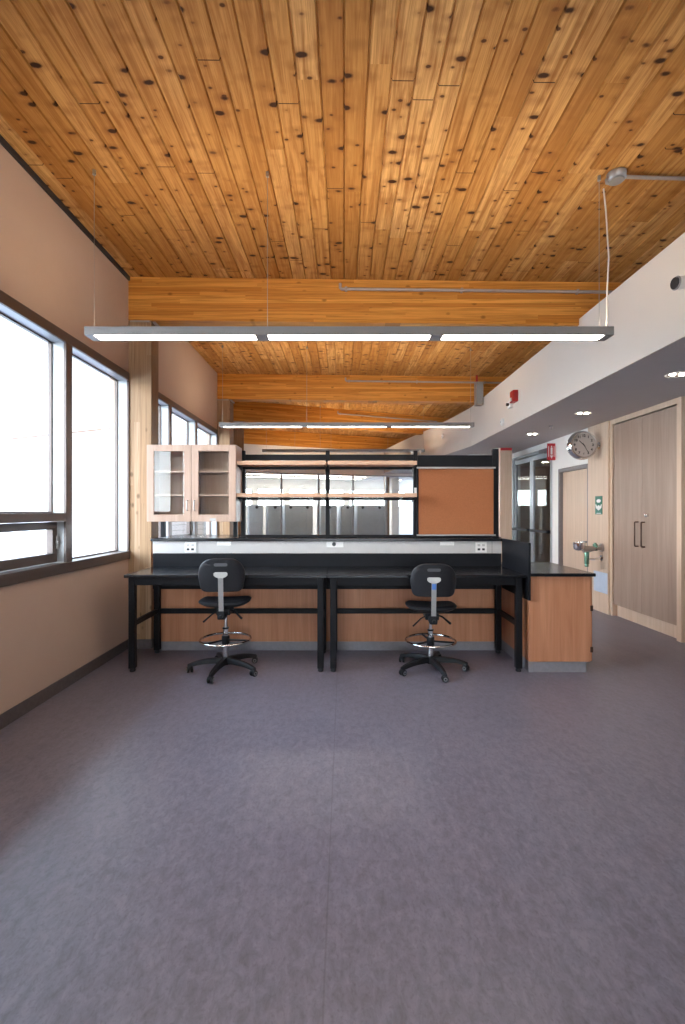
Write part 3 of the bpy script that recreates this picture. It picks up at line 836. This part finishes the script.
# ------------------------------------------------------------------ stools
def lab_chair(loc, rz_seat, rz_base, dz, label, sticker):
    c = thing('lab_chair', label, 'chair', (loc[0], loc[1], 0), 0, 'black lab chairs pulled up to the tables')
    # five star base
    MB().lathe([(0, 0.062), (0.036, 0.062), (0.045, 0.075), (0.044, 0.118), (0.034, 0.132), (0, 0.132)], n=24).build('base_hub', 'nylon', c)
    for k in range(5):
        a = rz_base + 2*PI*k/5
        n = 9
        bm = bmesh.new(); rings = []
        for i in range(n+1):
            f = i/n
            r = 0.025 + 0.315*f
            zt = 0.128 - 0.010*f - 0.040*f**3
            hh = 0.052 - 0.022*f
            ww = 0.030 - 0.010*f
            if i == n: ww *= 0.6; hh *= 0.75
            rings.append([bm.verts.new(Matrix.Rotation(a, 3, 'Z') @ Vector((r, y, z))) for y, z in ((-ww, zt-hh), (ww, zt-hh), (ww*1.0, zt-hh*0.35), (ww*0.6, zt), (-ww*0.6, zt), (-ww, zt-hh*0.35))])
        for A, B in zip(rings, rings[1:]):
            for q in range(6): bm.faces.new((A[q], A[(q+1) % 6], B[(q+1) % 6], B[q]))
        bm.faces.new(rings[0][::-1]); bm.faces.new(rings[-1])
        bmesh.ops.recalc_face_normals(bm, faces=bm.faces[:])
        lm = MB(); lm._take(bm, None, True)
        leg = lm.build('base_leg', 'nylon', c)
        cs = MB()
        p = Vector((0.322*math.cos(a), 0.322*math.sin(a), 0.029))
        sw = a + 0.9 + 1.3*k
        ax = Vector((math.cos(sw), math.sin(sw), 0))
        for s in (-1, 1):
            cs.cyl(p + ax*0.007*s, p + ax*0.026*s, 0.0285, mat='nylon', n=22, bev=0.005)
            cs.cyl(p + ax*0.0255*s, p + ax*0.028*s, 0.0175, mat='caster', n=18)
            cs.cyl(p + ax*0.0275*s, p + ax*0.029*s, 0.008, mat='nylon', n=12)
        cs.cyl(p + Vector((0, 0, 0.0)), p + Vector((0, 0, 0.055)), 0.010, mat='nylon', n=12)
        cs.lathe([(0.012, 0.016), (0.024, 0.018), (0.018, 0.034), (0.010, 0.040)], 'nylon', 16, Matrix.Translation(p))
        cs.build('caster', None, leg)
    # column
    MB().cyl((0, 0, 0.125), (0, 0, 0.40+dz*0.5), 0.0255, mat='chrome', n=24).cyl((0, 0, 0.40+dz*0.5), (0, 0, 0.545+dz), 0.0165, mat='chrome', n=20).cyl((0, 0, 0.392+dz*0.5), (0, 0, 0.405+dz*0.5), 0.029, mat='nylon', n=24).build('gas_column', None, c)
    # foot ring
    zr = 0.295 + dz*0.4
    ring = MB().tube([(0.230*math.cos(2*PI*k/48), 0.230*math.sin(2*PI*k/48), zr) for k in range(48)], 0.0105, closed=True, n=12).build('foot_ring', 'chrome', c)
    hb = MB().cyl((0, 0, zr-0.045), (0, 0, zr+0.035), 0.036, n=22, bev=0.006)
    for k in range(3):
        a = rz_seat + PI/2 + 2*PI*k/3 + 0.25
        hb.tube([(0.03*math.cos(a), 0.03*math.sin(a), zr-0.005), (0.225*math.cos(a), 0.225*math.sin(a), zr-0.002)], 0.009, n=8)
    hb.build('ring_hub', 'nylon', ring)
    # everything above turns with the seat: bake the turn into the meshes
    R = Matrix.Rotation(rz_seat, 4, 'Z') @ Matrix.Translation((0, 0, dz))
    def put(mb, name, mat=None, parent=c):
        bmesh.ops.transform(mb.bm, matrix=R, verts=mb.bm.verts)
        return mb.build(name, mat, parent)
    mech = MB().box(-0.062, 0.062, -0.14, 0.10, 0.545, 0.602, bev=0.008)
    mech.box(-0.038, 0.038, -0.225, -0.13, 0.535, 0.585, bev=0.008)
    mech.box(-0.034, 0.034, -0.252, -0.205, 0.530, 0.606, bev=0.010)
    put(mech, 'tilt_mechanism', 'nylon')
    put(MB().tube([(0.055, -0.05, 0.575), (0.10, -0.09, 0.565), (0.165, -0.14, 0.515)], 0.008, rads=[0.007, 0.008, 0.011], n=10), 'lever', 'nylon')
    put(MB().tube([(-0.055, -0.08, 0.570), (-0.10, -0.12, 0.555), (-0.175, -0.15, 0.490)], 0.006, rads=[0.0055, 0.006, 0.008], n=10), 'lever', 'nylon')
    put(MB().cyl((0.0, -0.252, 0.560), (0.0, -0.285, 0.560), 0.016, n=14, bev=0.004), 'knob', 'nylon')
    # seat: dished pad
    bm = bmesh.new()
    nu, nr = 40, 8
    def seat_pt(ang, f, top):
        ca, sa = math.cos(ang), math.sin(ang)
        e = 0.62
        x = 0.232*math.copysign(abs(ca)**e, ca)*f
        y = 0.215*math.copysign(abs(sa)**e, sa)*f
        if top:
            z = 0.672 + 0.016*(x/0.232)**2 - 0.018*max(0, y/0.215)**3*1.0 + 0.010*max(0, -y/0.215)**2 - 0.022*max(0, (f-0.82)/0.18)**2 - 0.010*(1-f**2)
        else:
            z = 0.606 + 0.040*f**4 + 0.012*(x/0.232)**2*f
        return Vector((x, y, z))
    def rings_of(top):
        rr = []
        for j in range(1, nr+1):
            f = (j/nr)**0.8
            rr.append([bm.verts.new(seat_pt(2*PI*k/nu, f, top)) for k in range(nu)])
        return rr
    T, B = rings_of(True), rings_of(False)
    ct, cb_ = bm.verts.new(seat_pt(0, 0.0, True)), bm.verts.new(seat_pt(0, 0.0, False))
    for RR, cc in ((T, ct), (B, cb_)):
        for k in range(nu): bm.faces.new((cc, RR[0][k], RR[0][(k+1) % nu]))
        for A, Bq in zip(RR, RR[1:]):
            for k in range(nu): bm.faces.new((A[k], A[(k+1) % nu], Bq[(k+1) % nu], Bq[k]))
    for k in range(nu): bm.faces.new((T[-1][k], T[-1][(k+1) % nu], B[-1][(k+1) % nu], B[-1][k]))
    bmesh.ops.recalc_face_normals(bm, faces=bm.faces[:])
    sm = MB(); sm._take(bm, None, True)
    put(sm, 'seat', 'poly')
    put(MB().box(-0.085, 0.085, -0.10, 0.10, 0.600, 0.609, bev=0.002), 'seat_plate', 'nylon')
    # backrest with grip slot; outline (x, z) dome on a flat base
    zb0, zb1, hw = 0.772, 1.072, 0.202
    out = []
    for k in range(0, 25):                                        # dome
        a = PI*k/24
        ca, sa = math.cos(a), math.sin(a)
        out.append((hw*math.copysign(abs(ca)**0.62, ca), zb0+0.125 + (zb1-zb0-0.125)*abs(sa)**0.78))
    for k in range(0, 9):
        a = PI + (PI/2)*k/8
        out.append((-hw+0.012+0.060 + 0.060*math.cos(a)*1.0, zb0+0.055 + 0.055*math.sin(a)))
    for k in range(0, 9):
        a = 1.5*PI + (PI/2)*k/8
        out.append((hw-0.012-0.060 + 0.060*math.cos(a), zb0+0.055 + 0.055*math.sin(a)))
    slot = []
    for k in range(9):
        a = -PI/2 + PI*k/8
        slot.append((0.045+0.014*math.cos(a), 1.016+0.014*math.sin(a)))
    for k in range(9):
        a = PI/2 + PI*k/8
        slot.append((-0.045+0.014*math.cos(a), 1.016+0.014*math.sin(a)))
    # inset rings towards a mid curve, triangulated with the slot as a hole
    cz = (zb0+zb1)/2
    bm = bmesh.new()
    th = 0.022
    def ring(sc, y):
        return [bm.verts.new((x*sc, y, cz+(z-cz)*sc)) for x, z in out]
    prof = [(0.955, -th), (0.985, -th*0.75), (1.0, -th*0.2), (1.0, th*0.2), (0.985, th*0.75), (0.955, th)]
    RR = [ring(sc, y) for sc, y in prof]
    n = len(out)
    for A, Bq in zip(RR, RR[1:]):
        for k in range(n): bm.faces.new((A[k], A[(k+1) % n], Bq[(k+1) % n], Bq[k]))
    SL = [[bm.verts.new((x, y, z)) for x, z in slot] for y in (-th, th)]
    m = len(slot)
    for k in range(m): bm.faces.new((SL[0][k], SL[0][(k+1) % m], SL[1][(k+1) % m], SL[1][k]))
    for Rg, S in ((RR[0], SL[0]), (RR[-1], SL[1])):
        es = []
        for L_ in (Rg, S):
            for k in range(len(L_)):
                v0, v1 = L_[k], L_[(k+1) % len(L_)]
                e = bm.edges.get((v0, v1)) or bm.edges.new((v0, v1))
                es.append(e)
        bmesh.ops.triangle_fill(bm, use_beauty=True, edges=es)
    bmesh.ops.subdivide_edges(bm, edges=[e for e in bm.edges if e.calc_length() > 0.10], cuts=2)
    bmesh.ops.triangulate(bm, faces=bm.faces[:])
    bmesh.ops.recalc_face_normals(bm, faces=bm.faces[:])
    for v in bm.verts:                                             # wrap around the sitter and lean back
        v.co.y += 0.9*v.co.x**2 - 0.245 - 0.10*(v.co.z - cz)
    bk = MB(); bk._take(bm, None, True)
    bo = put(bk, 'backrest', 'poly')
    gs = MB(); gs.prism(slot, 0.004, None, 0.001, Matrix.Translation((0, -0.2695, 0)))
    put(gs, 'grip_slot', 'slotgrey', bo)
    # steel strut
    st = MB()
    def strut(y0, z0, y1, z1, w0, w1, tk):
        d = Vector((0, y1-y0, z1-z0)).normalized(); nn = Vector((0, -d.z, d.y))*tk
        if nn.y > 0: nn = -nn
        a, b = Vector((0, y0, z0)), Vector((0, y1, z1))
        P = [a+Vector((-w0, 0, 0)), a+Vector((w0, 0, 0)), a+Vector((w0, 0, 0))+nn, a+Vector((-w0, 0, 0))+nn,
             b+Vector((-w1, 0, 0)), b+Vector((w1, 0, 0)), b+Vector((w1, 0, 0))+nn, b+Vector((-w1, 0, 0))+nn]
        st.hexa(P)
    strut(-0.235, 0.575, -0.262, 0.79, 0.0215, 0.0215, 0.007)
    strut(-0.262, 0.79, -0.2745, 0.905, 0.0215, 0.0215, 0.007)
    flange = [(x, z) for x, z in ((-0.058, 0.945), (-0.060, 0.925), (-0.045, 0.910), (-0.022, 0.900), (0.022, 0.900), (0.045, 0.910), (0.060, 0.925), (0.058, 0.945), (0.045, 0.952), (-0.045, 0.952))]
    st.prism(flange, 0.008, None, 0.002, Matrix.Translation((0, -0.276, 0)))
    so_ = put(st, 'back_strut', 'silver')
    if sticker:
        put(MB().box(-0.018, 0.018, -0.2815, -0.2800, 0.845, 0.895), 'sticker', 'blue', so_)
    return c
lab_chair((-1.10, 4.37), math.radians(5), math.radians(45), 0.0, 'black lab chair with foot ring at the left table', False)
lab_chair((0.81, 4.40), math.radians(-4), math.radians(-6), -0.05, 'black lab chair with blue sticker on its strut at the right table', True)

# ------------------------------------------------------------------ things on the right side
# wall clock on a side bracket
ck = thing('wall_clock', 'round silver double sided clock on a bracket beside the closet', 'clock', (3.535, 6.98, 2.462))
RX = Matrix.Rotation(PI/2, 4, 'X')      # lathe axis to -y
MB().lathe([(0.175, 0.060), (0.192, 0.062), (0.205, 0.050), (0.214, 0.020), (0.214, -0.020), (0.205, -0.050), (0.192, -0.062), (0.175, -0.060), (0.175, 0.060)], n=56, mtx=RX).build('bezel', 'chrome', ck)
fa = MB().lathe([(0, 0.050), (0.178, 0.050), (0.178, -0.050), (0, -0.050)], n=48, mtx=RX).build('dial', 'clockface', ck)
for k in range(12):
    a = 2*PI*k/12
    rr = 0.135
    cx_, cz_ = rr*math.sin(a), rr*math.cos(a)
    txt = bpy.data.curves.new('numeral', 'FONT'); txt.body = str(12 if k == 0 else k); txt.size = 0.050; txt.align_x = 'CENTER'; txt.align_y = 'CENTER'; txt.extrude = 0.001; txt.offset = 0.0022
    tmp = bpy.data.objects.new('numeral', txt); COL.objects.link(tmp)
    me = bpy.data.meshes.new_from_object(tmp.evaluated_get(bpy.context.evaluated_depsgraph_get()))
    bpy.data.objects.remove(tmp); bpy.data.curves.remove(txt)
    me.transform(Matrix.Translation((cx_, -0.0515, cz_)) @ Matrix.Rotation(PI/2, 4, 'X'))
    me.name = 'numeral'; me.materials.clear(); me.materials.append(M['slotblack'])
    no = bpy.data.objects.new('numeral', me); COL.objects.link(no); no.parent = fa
def hand(name, deg, L, wd, yy):
    a = math.radians(deg)
    pts = [(-wd, -0.03), (wd, -0.03), (wd*0.7, L), (-wd*0.7, L)]
    mt = Matrix.Translation((0, yy, 0)) @ Matrix.Rotation(a, 4, 'Y')
    MB().prism(pts, 0.002, None, 0, mt).build(name, 'slotblack', ck)
hand('hour_hand', 313, 0.095, 0.0065, -0.0535); hand('minute_hand', 150, 0.128, 0.0048, -0.0560)
MB().cyl((0, -0.052, 0), (0, -0.059, 0), 0.009, n=14).build('hand_pin', 'slotblack', ck)
MB().cyl((0.212, 0, 0), (0.248, 0, 0), 0.022, n=18).cyl((0.243, 0, 0), (0.252, 0, 0), 0.05, n=24).build('wall_bracket', 'chrome', ck)

def text_mesh(body, size, mtx, mat, parent, name, off=0.0, ext=0.0008):
    txt = bpy.data.curves.new(name, 'FONT'); txt.body = body; txt.size = size; txt.align_x = 'CENTER'; txt.align_y = 'CENTER'; txt.extrude = ext; txt.offset = off
    tmp = bpy.data.objects.new(name, txt); COL.objects.link(tmp)
    me = bpy.data.meshes.new_from_object(tmp.evaluated_get(bpy.context.evaluated_depsgraph_get()))
    bpy.data.objects.remove(tmp); bpy.data.curves.remove(txt)
    me.transform(mtx); me.name = name; me.materials.clear(); me.materials.append(M[mat])
    o = bpy.data.objects.new(name, me); COL.objects.link(o); o.parent = parent
    return o

# green eyewash sign: local x out of the wall (towards -X), built in y-z
XW = XR-0.022
sg = thing('safety_sign', 'green and white safety sign on the wood wall panel under the clock', 'sign', (XW, 6.985, 1.438))
MB().box(-0.004, 0.0, -0.098, 0.098, 0, 0.272, bev=0.001).build('sign_plate', 'green', sg)
pc = MB()
TM = lambda y, z: Matrix.Translation((-0.0045, y, z)) @ Matrix.Rotation(PI/2, 4, 'Z')
pc.prism([(0.058*math.cos(2*PI*k/24), 0.026*math.sin(2*PI*k/24)) for k in range(24)], 0.002, None, 0, TM(0, 0.200))
pc.prism([(-0.086, 0.045), (-0.070, 0.045), (-0.040, 0.012), (0.0, 0.035), (0.040, 0.012), (0.070, 0.045), (0.086, 0.045), (0.075, -0.01), (0.03, -0.032), (0, -0.048), (-0.03, -0.032), (-0.075, -0.01)], 0.002, None, 0, TM(0, 0.105))
pc.box(-0.0055, -0.0035, -0.06, 0.06, 0.012, 0.020)
pc.build('pictogram', 'plate', sg)

# eyewash unit
ew = thing('eyewash_station', 'chrome wall eyewash with green fittings under the green safety sign', 'eyewash', (XW, 6.90, 0.96))
MB().lathe([(0, -0.075), (0.030, -0.075), (0.066, -0.060), (0.080, -0.035), (0.082, 0.045), (0.076, 0.050), (0.070, 0.048), (0.066, -0.02), (0.03, -0.05), (0, -0.052)], n=32, mtx=Matrix.Translation((-0.335, 0, 0.02))).build('bowl', 'chrome', ew)
MB().tube([(-0.275, 0, -0.03), (-0.20, 0, -0.035), (-0.12, 0, -0.025), (-0.012, 0, -0.01)], 0.03, rads=[0.052, 0.048, 0.036, 0.03], n=16).cyl((-0.016, 0, -0.01), (0, 0, -0.01), 0.062, n=24).build('supply_arm', 'conduit', ew)
MB().cyl((-0.10, 0, -0.055), (-0.10, 0, 0.045), 0.034, n=18, bev=0.01).cyl((-0.10, 0, 0.045), (-0.10, 0, 0.062), 0.018, n=14).build('valve', 'greenmetal', ew)
MB().cyl((-0.225, 0, -0.06), (-0.225, 0, -0.25), 0.034, n=20, bev=0.006).cyl((-0.225, 0, -0.25), (-0.225, 0, -0.29), 0.027, n=20, bev=0.006).build('tailpiece', 'greenmetal', ew)
MB().tube([(-0.20, 0, -0.175), (-0.12, 0, -0.178), (-0.05, 0, -0.17), (-0.004, 0, -0.16)], 0.017, n=12).cyl((-0.012, 0, -0.16), (0, 0, -0.16), 0.042, n=20).build('drain_pipe', 'chrome', ew)
nt = MB().box(-0.004, 0.0, 0, 0.37, 0, 0.30, bev=0.0008).build('wall_notice', 'paper')
nt.location = (XW, 6.755, 0.29)
tag(nt, 'pale blue notice sheet on the wood panel under the eyewash', 'notice')

# red projecting extinguisher sign
fs = thing('extinguisher_sign', 'red and white projecting sign on the white wall left of the clock', 'sign', (3.715, 8.42, 2.40))
MB().box(-0.075, 0.07, -0.006, 0.006, 0, 0.30, bev=0.002).build('sign_plate', 'redpaint', fs)
p2 = MB()
p2.box(-0.018, 0.018, -0.0085, -0.006, 0.10, 0.225, bev=0.001); p2.box(-0.010, 0.010, -0.0085, -0.006, 0.23, 0.255)
p2.prism([(-0.03, 0.085), (0.03, 0.085), (0.0, 0.03)], 0.0025, None, 0, Matrix.Translation((0, -0.0072, 0)))
p2.box(-0.055, -0.046, -0.0085, -0.006, 0.06, 0.25); p2.box(0.042, 0.051, -0.0085, -0.006, 0.06, 0.25)
p2.build('pictogram', 'plate', fs)
MB().box(0.07, 0.095, -0.004, 0.004, 0.05, 0.25).build('bracket', 'plate', fs)
ts = MB().box(-0.10, 0.13, -0.008, 0.0, 0, 0.05, bev=0.002).build('red_sign_strip', 'redpaint')
ts.location = (3.29, 9.578, ZS-0.06)
tag(ts, 'small red strip sign at the top of the pale wooden column', 'sign')

# bulkhead devices
fa_ = thing('fire_alarm', 'red fire alarm horn with white strobe on the white bulkhead', 'fire alarm', (XB, 6.95, 3.18))
MB().box(-0.075, 0.0, -0.075, 0.075, -0.085, 0.085, bev=0.010).build('alarm_body', 'red', fa_)
MB().box(-0.095, -0.075, -0.03, 0.03, -0.07, -0.02, bev=0.008).build('alarm_lens', 'plate', fa_)
MB().box(-0.05, 0.0, 0.13, 0.25, -0.13, -0.02, bev=0.010).build('strobe', 'plate', fa_)
MB().cyl((-0.05, 0.19, -0.075), (-0.085, 0.19, -0.075), 0.022, n=16).build('strobe_lens', 'slotblack', fa_)
def disc(y, z, x, label):
    d = thing('smoke_detector', label, 'detector', (x, y, z))
    RY = Matrix.Rotation(-PI/2, 4, 'Y')
    MB().lathe([(0, 0.035), (0.035, 0.035), (0.055, 0.022), (0.060, 0.0), (0, 0.0)], n=26, mtx=RY).build('detector_body', 'plate', d)
    MB().lathe([(0, 0.041), (0.012, 0.040), (0.014, 0.034)], n=14, mtx=RY).build('sensor', 'lightgrey', d)
disc(7.54, 2.915, XB, 'white round detector on the bulkhead under the fire alarm')
disc(11.0, 3.24, 2.318, 'white round detector on the far bent part of the bulkhead')
sc_ = thing('security_camera', 'stubby white cylindrical camera on the bulkhead at the right edge', 'camera', (XB, 3.45, 3.165))
MB().cyl((0, 0, 0), (-0.012, 0, 0), 0.055, n=24).cyl((-0.012, 0, 0), (-0.115, 0.0, -0.008), 0.046, n=24, bev=0.006).build('camera_body', 'plate', sc_)
MB().cyl((-0.114, 0, -0.008), (-0.128, 0.0, -0.009), 0.041, n=24).build('lens', 'slotblack', sc_)
MB().tube([(-0.112+0.0, 0.044*math.cos(2*PI*k/28), -0.008+0.044*math.sin(2*PI*k/28)) for k in range(28)], 0.006, closed=True, n=8).build('lens_ring', 'lightgrey', sc_)

# soffit downlights
dl = ['soffit downlight nearest the camera, at the right edge above the closet', 'soffit downlight above the left end of the closet',
      'soffit downlight between the clock and the glazed doors', 'farthest small soffit downlight, above the top corner of the rack']
dl += ['corridor downlight just behind the glazed double door', 'corridor downlight far behind the glazed double door']  # extra lamps put in to brighten the space behind the glass
for x_, y, lab in zip((3.17, 3.17, 3.17, 3.17, 5.0, 5.3), (4.47, 6.23, 7.91, 9.81, 10.3, 12.4), dl):
    d = thing('downlight', lab, 'light', (x_, y, ZS), 0, 'recessed downlights in the corridor soffit')
    MB().lathe([(0.085, 0.0), (0.098, -0.006), (0.102, -0.001), (0.102, 0.0)], n=30).build('trim_ring', 'plate', d)
    MB().lathe([(0.0, -0.0005), (0.086, -0.001)], n=30).build('reflector', 'silver', d)
    for q in (-0.045, 0.045):
        MB().lathe([(0, -0.012), (0.020, -0.010), (0.028, -0.002), (0, -0.002)], n=16, mtx=Matrix.Translation((q, 0, 0))).build('lamp', 'spot', d)
sp = thing('sprinkler', 'small sprinkler head in the soffit left of the clock', 'sprinkler', (3.16, 7.17, ZS))
MB().lathe([(0, -0.012), (0.030, -0.010), (0.038, 0.0), (0, 0)], n=20).build('escutcheon', 'silver', sp)
MB().cyl((0, 0, -0.01), (0, 0, -0.045), 0.008, n=10).lathe([(0, -0.050), (0.022, -0.050), (0.022, -0.047), (0, -0.047)], None, 16).build('deflector', 'silver', sp)

# ------------------------------------------------------------------ outdoors
struct(MB().box(-60, -7.0, -50, 60, -0.35, -0.2).build('ground', 'ground'), 'pale paving outside the windows', 'ground')
struct(MB().box(-7.0, -2.6, -50, 11.0, -0.35, -0.2).build('ground', 'ground'), 'pale paving strip right outside the left wall', 'ground')
struct(MB().box(-12, 14, 26.0, 60, -0.35, -0.2).build('ground', 'ground'), 'pale paving beyond the far windows', 'ground')
a0 = Vector((-7.27, 14.24)); dv = Vector((-4.73, 2.16)).normalized()
nb = thing('neighbour_building', 'white siding building outside the left windows', 'building', (a0.x, a0.y, -0.2), math.atan2(-dv.y, -dv.x))
MB().box(-11.0, 2.3, 0.0, 4.0, 0.0, 9.0).build('siding_wall', 'siding', nb)
MB().box(-11.0, 0.35, -0.03, 0.0, 4.15, 4.20).build('orange_band', 'orange', nb)
MB().box(0.05, 0.22, -0.12, 0.0, 0.0, 9.0, bev=0.01).build('downpipe', 'strip', nb)
MB().box(-1.62, -1.42, -0.02, 0.0, 3.72, 3.92, bev=0.006).tube([(-1.52, -0.02, 3.86), (-1.52, -0.16, 3.90), (-1.52, -0.30, 3.84)], 0.02).lathe([(0.02, 0.0), (0.05, -0.03), (0.14, -0.11), (0.13, -0.11), (0.0, -0.03)], None, 20, Matrix.Translation((-1.52, -0.30, 3.84))).build('wall_lamp', 'lightgrey', nb)

# ------------------------------------------------------------------ world and view
wd = bpy.data.worlds.new('world'); SC.world = wd
wd.use_nodes = True
nt_ = wd.node_tree; nt_.nodes.clear()
ow = nt_.nodes.new('ShaderNodeOutputWorld'); bg = nt_.nodes.new('ShaderNodeBackground')
tcw = nt_.nodes.new('ShaderNodeTexCoord'); sw_ = nt_.nodes.new('ShaderNodeSeparateXYZ'); rw = nt_.nodes.new('ShaderNodeValToRGB')
nt_.links.new(tcw.outputs['Generated'], sw_.inputs[0]); nt_.links.new(sw_.outputs[2], rw.inputs[0])
rw.color_ramp.elements[0].position = 0.0; rw.color_ramp.elements[0].color = (0.93, 0.96, 1.0, 1)
rw.color_ramp.elements[1].position = 0.7; rw.color_ramp.elements[1].color = (0.54, 0.74, 1.0, 1)
nt_.links.new(rw.outputs[0], bg.inputs[0]); nt_.links.new(bg.outputs[0], ow.inputs[0])
bg.inputs[1].default_value = 20.0

vs = SC.view_settings
vs.view_transform = 'Standard'; vs.look = 'None'; vs.exposure = 0.0; vs.gamma = 1.0; vs.use_curve_mapping = False
SC.display_settings.display_device = 'sRGB'
SC.cycles.use_denoising = True
SC.cycles.max_bounces = 10
SC.cycles.diffuse_bounces = 6
SC.cycles.transparent_max_bounces = 16
SC.cycles.sample_clamp_indirect = 8.0
SC.cycles.caustics_reflective = False; SC.cycles.caustics_refractive = False
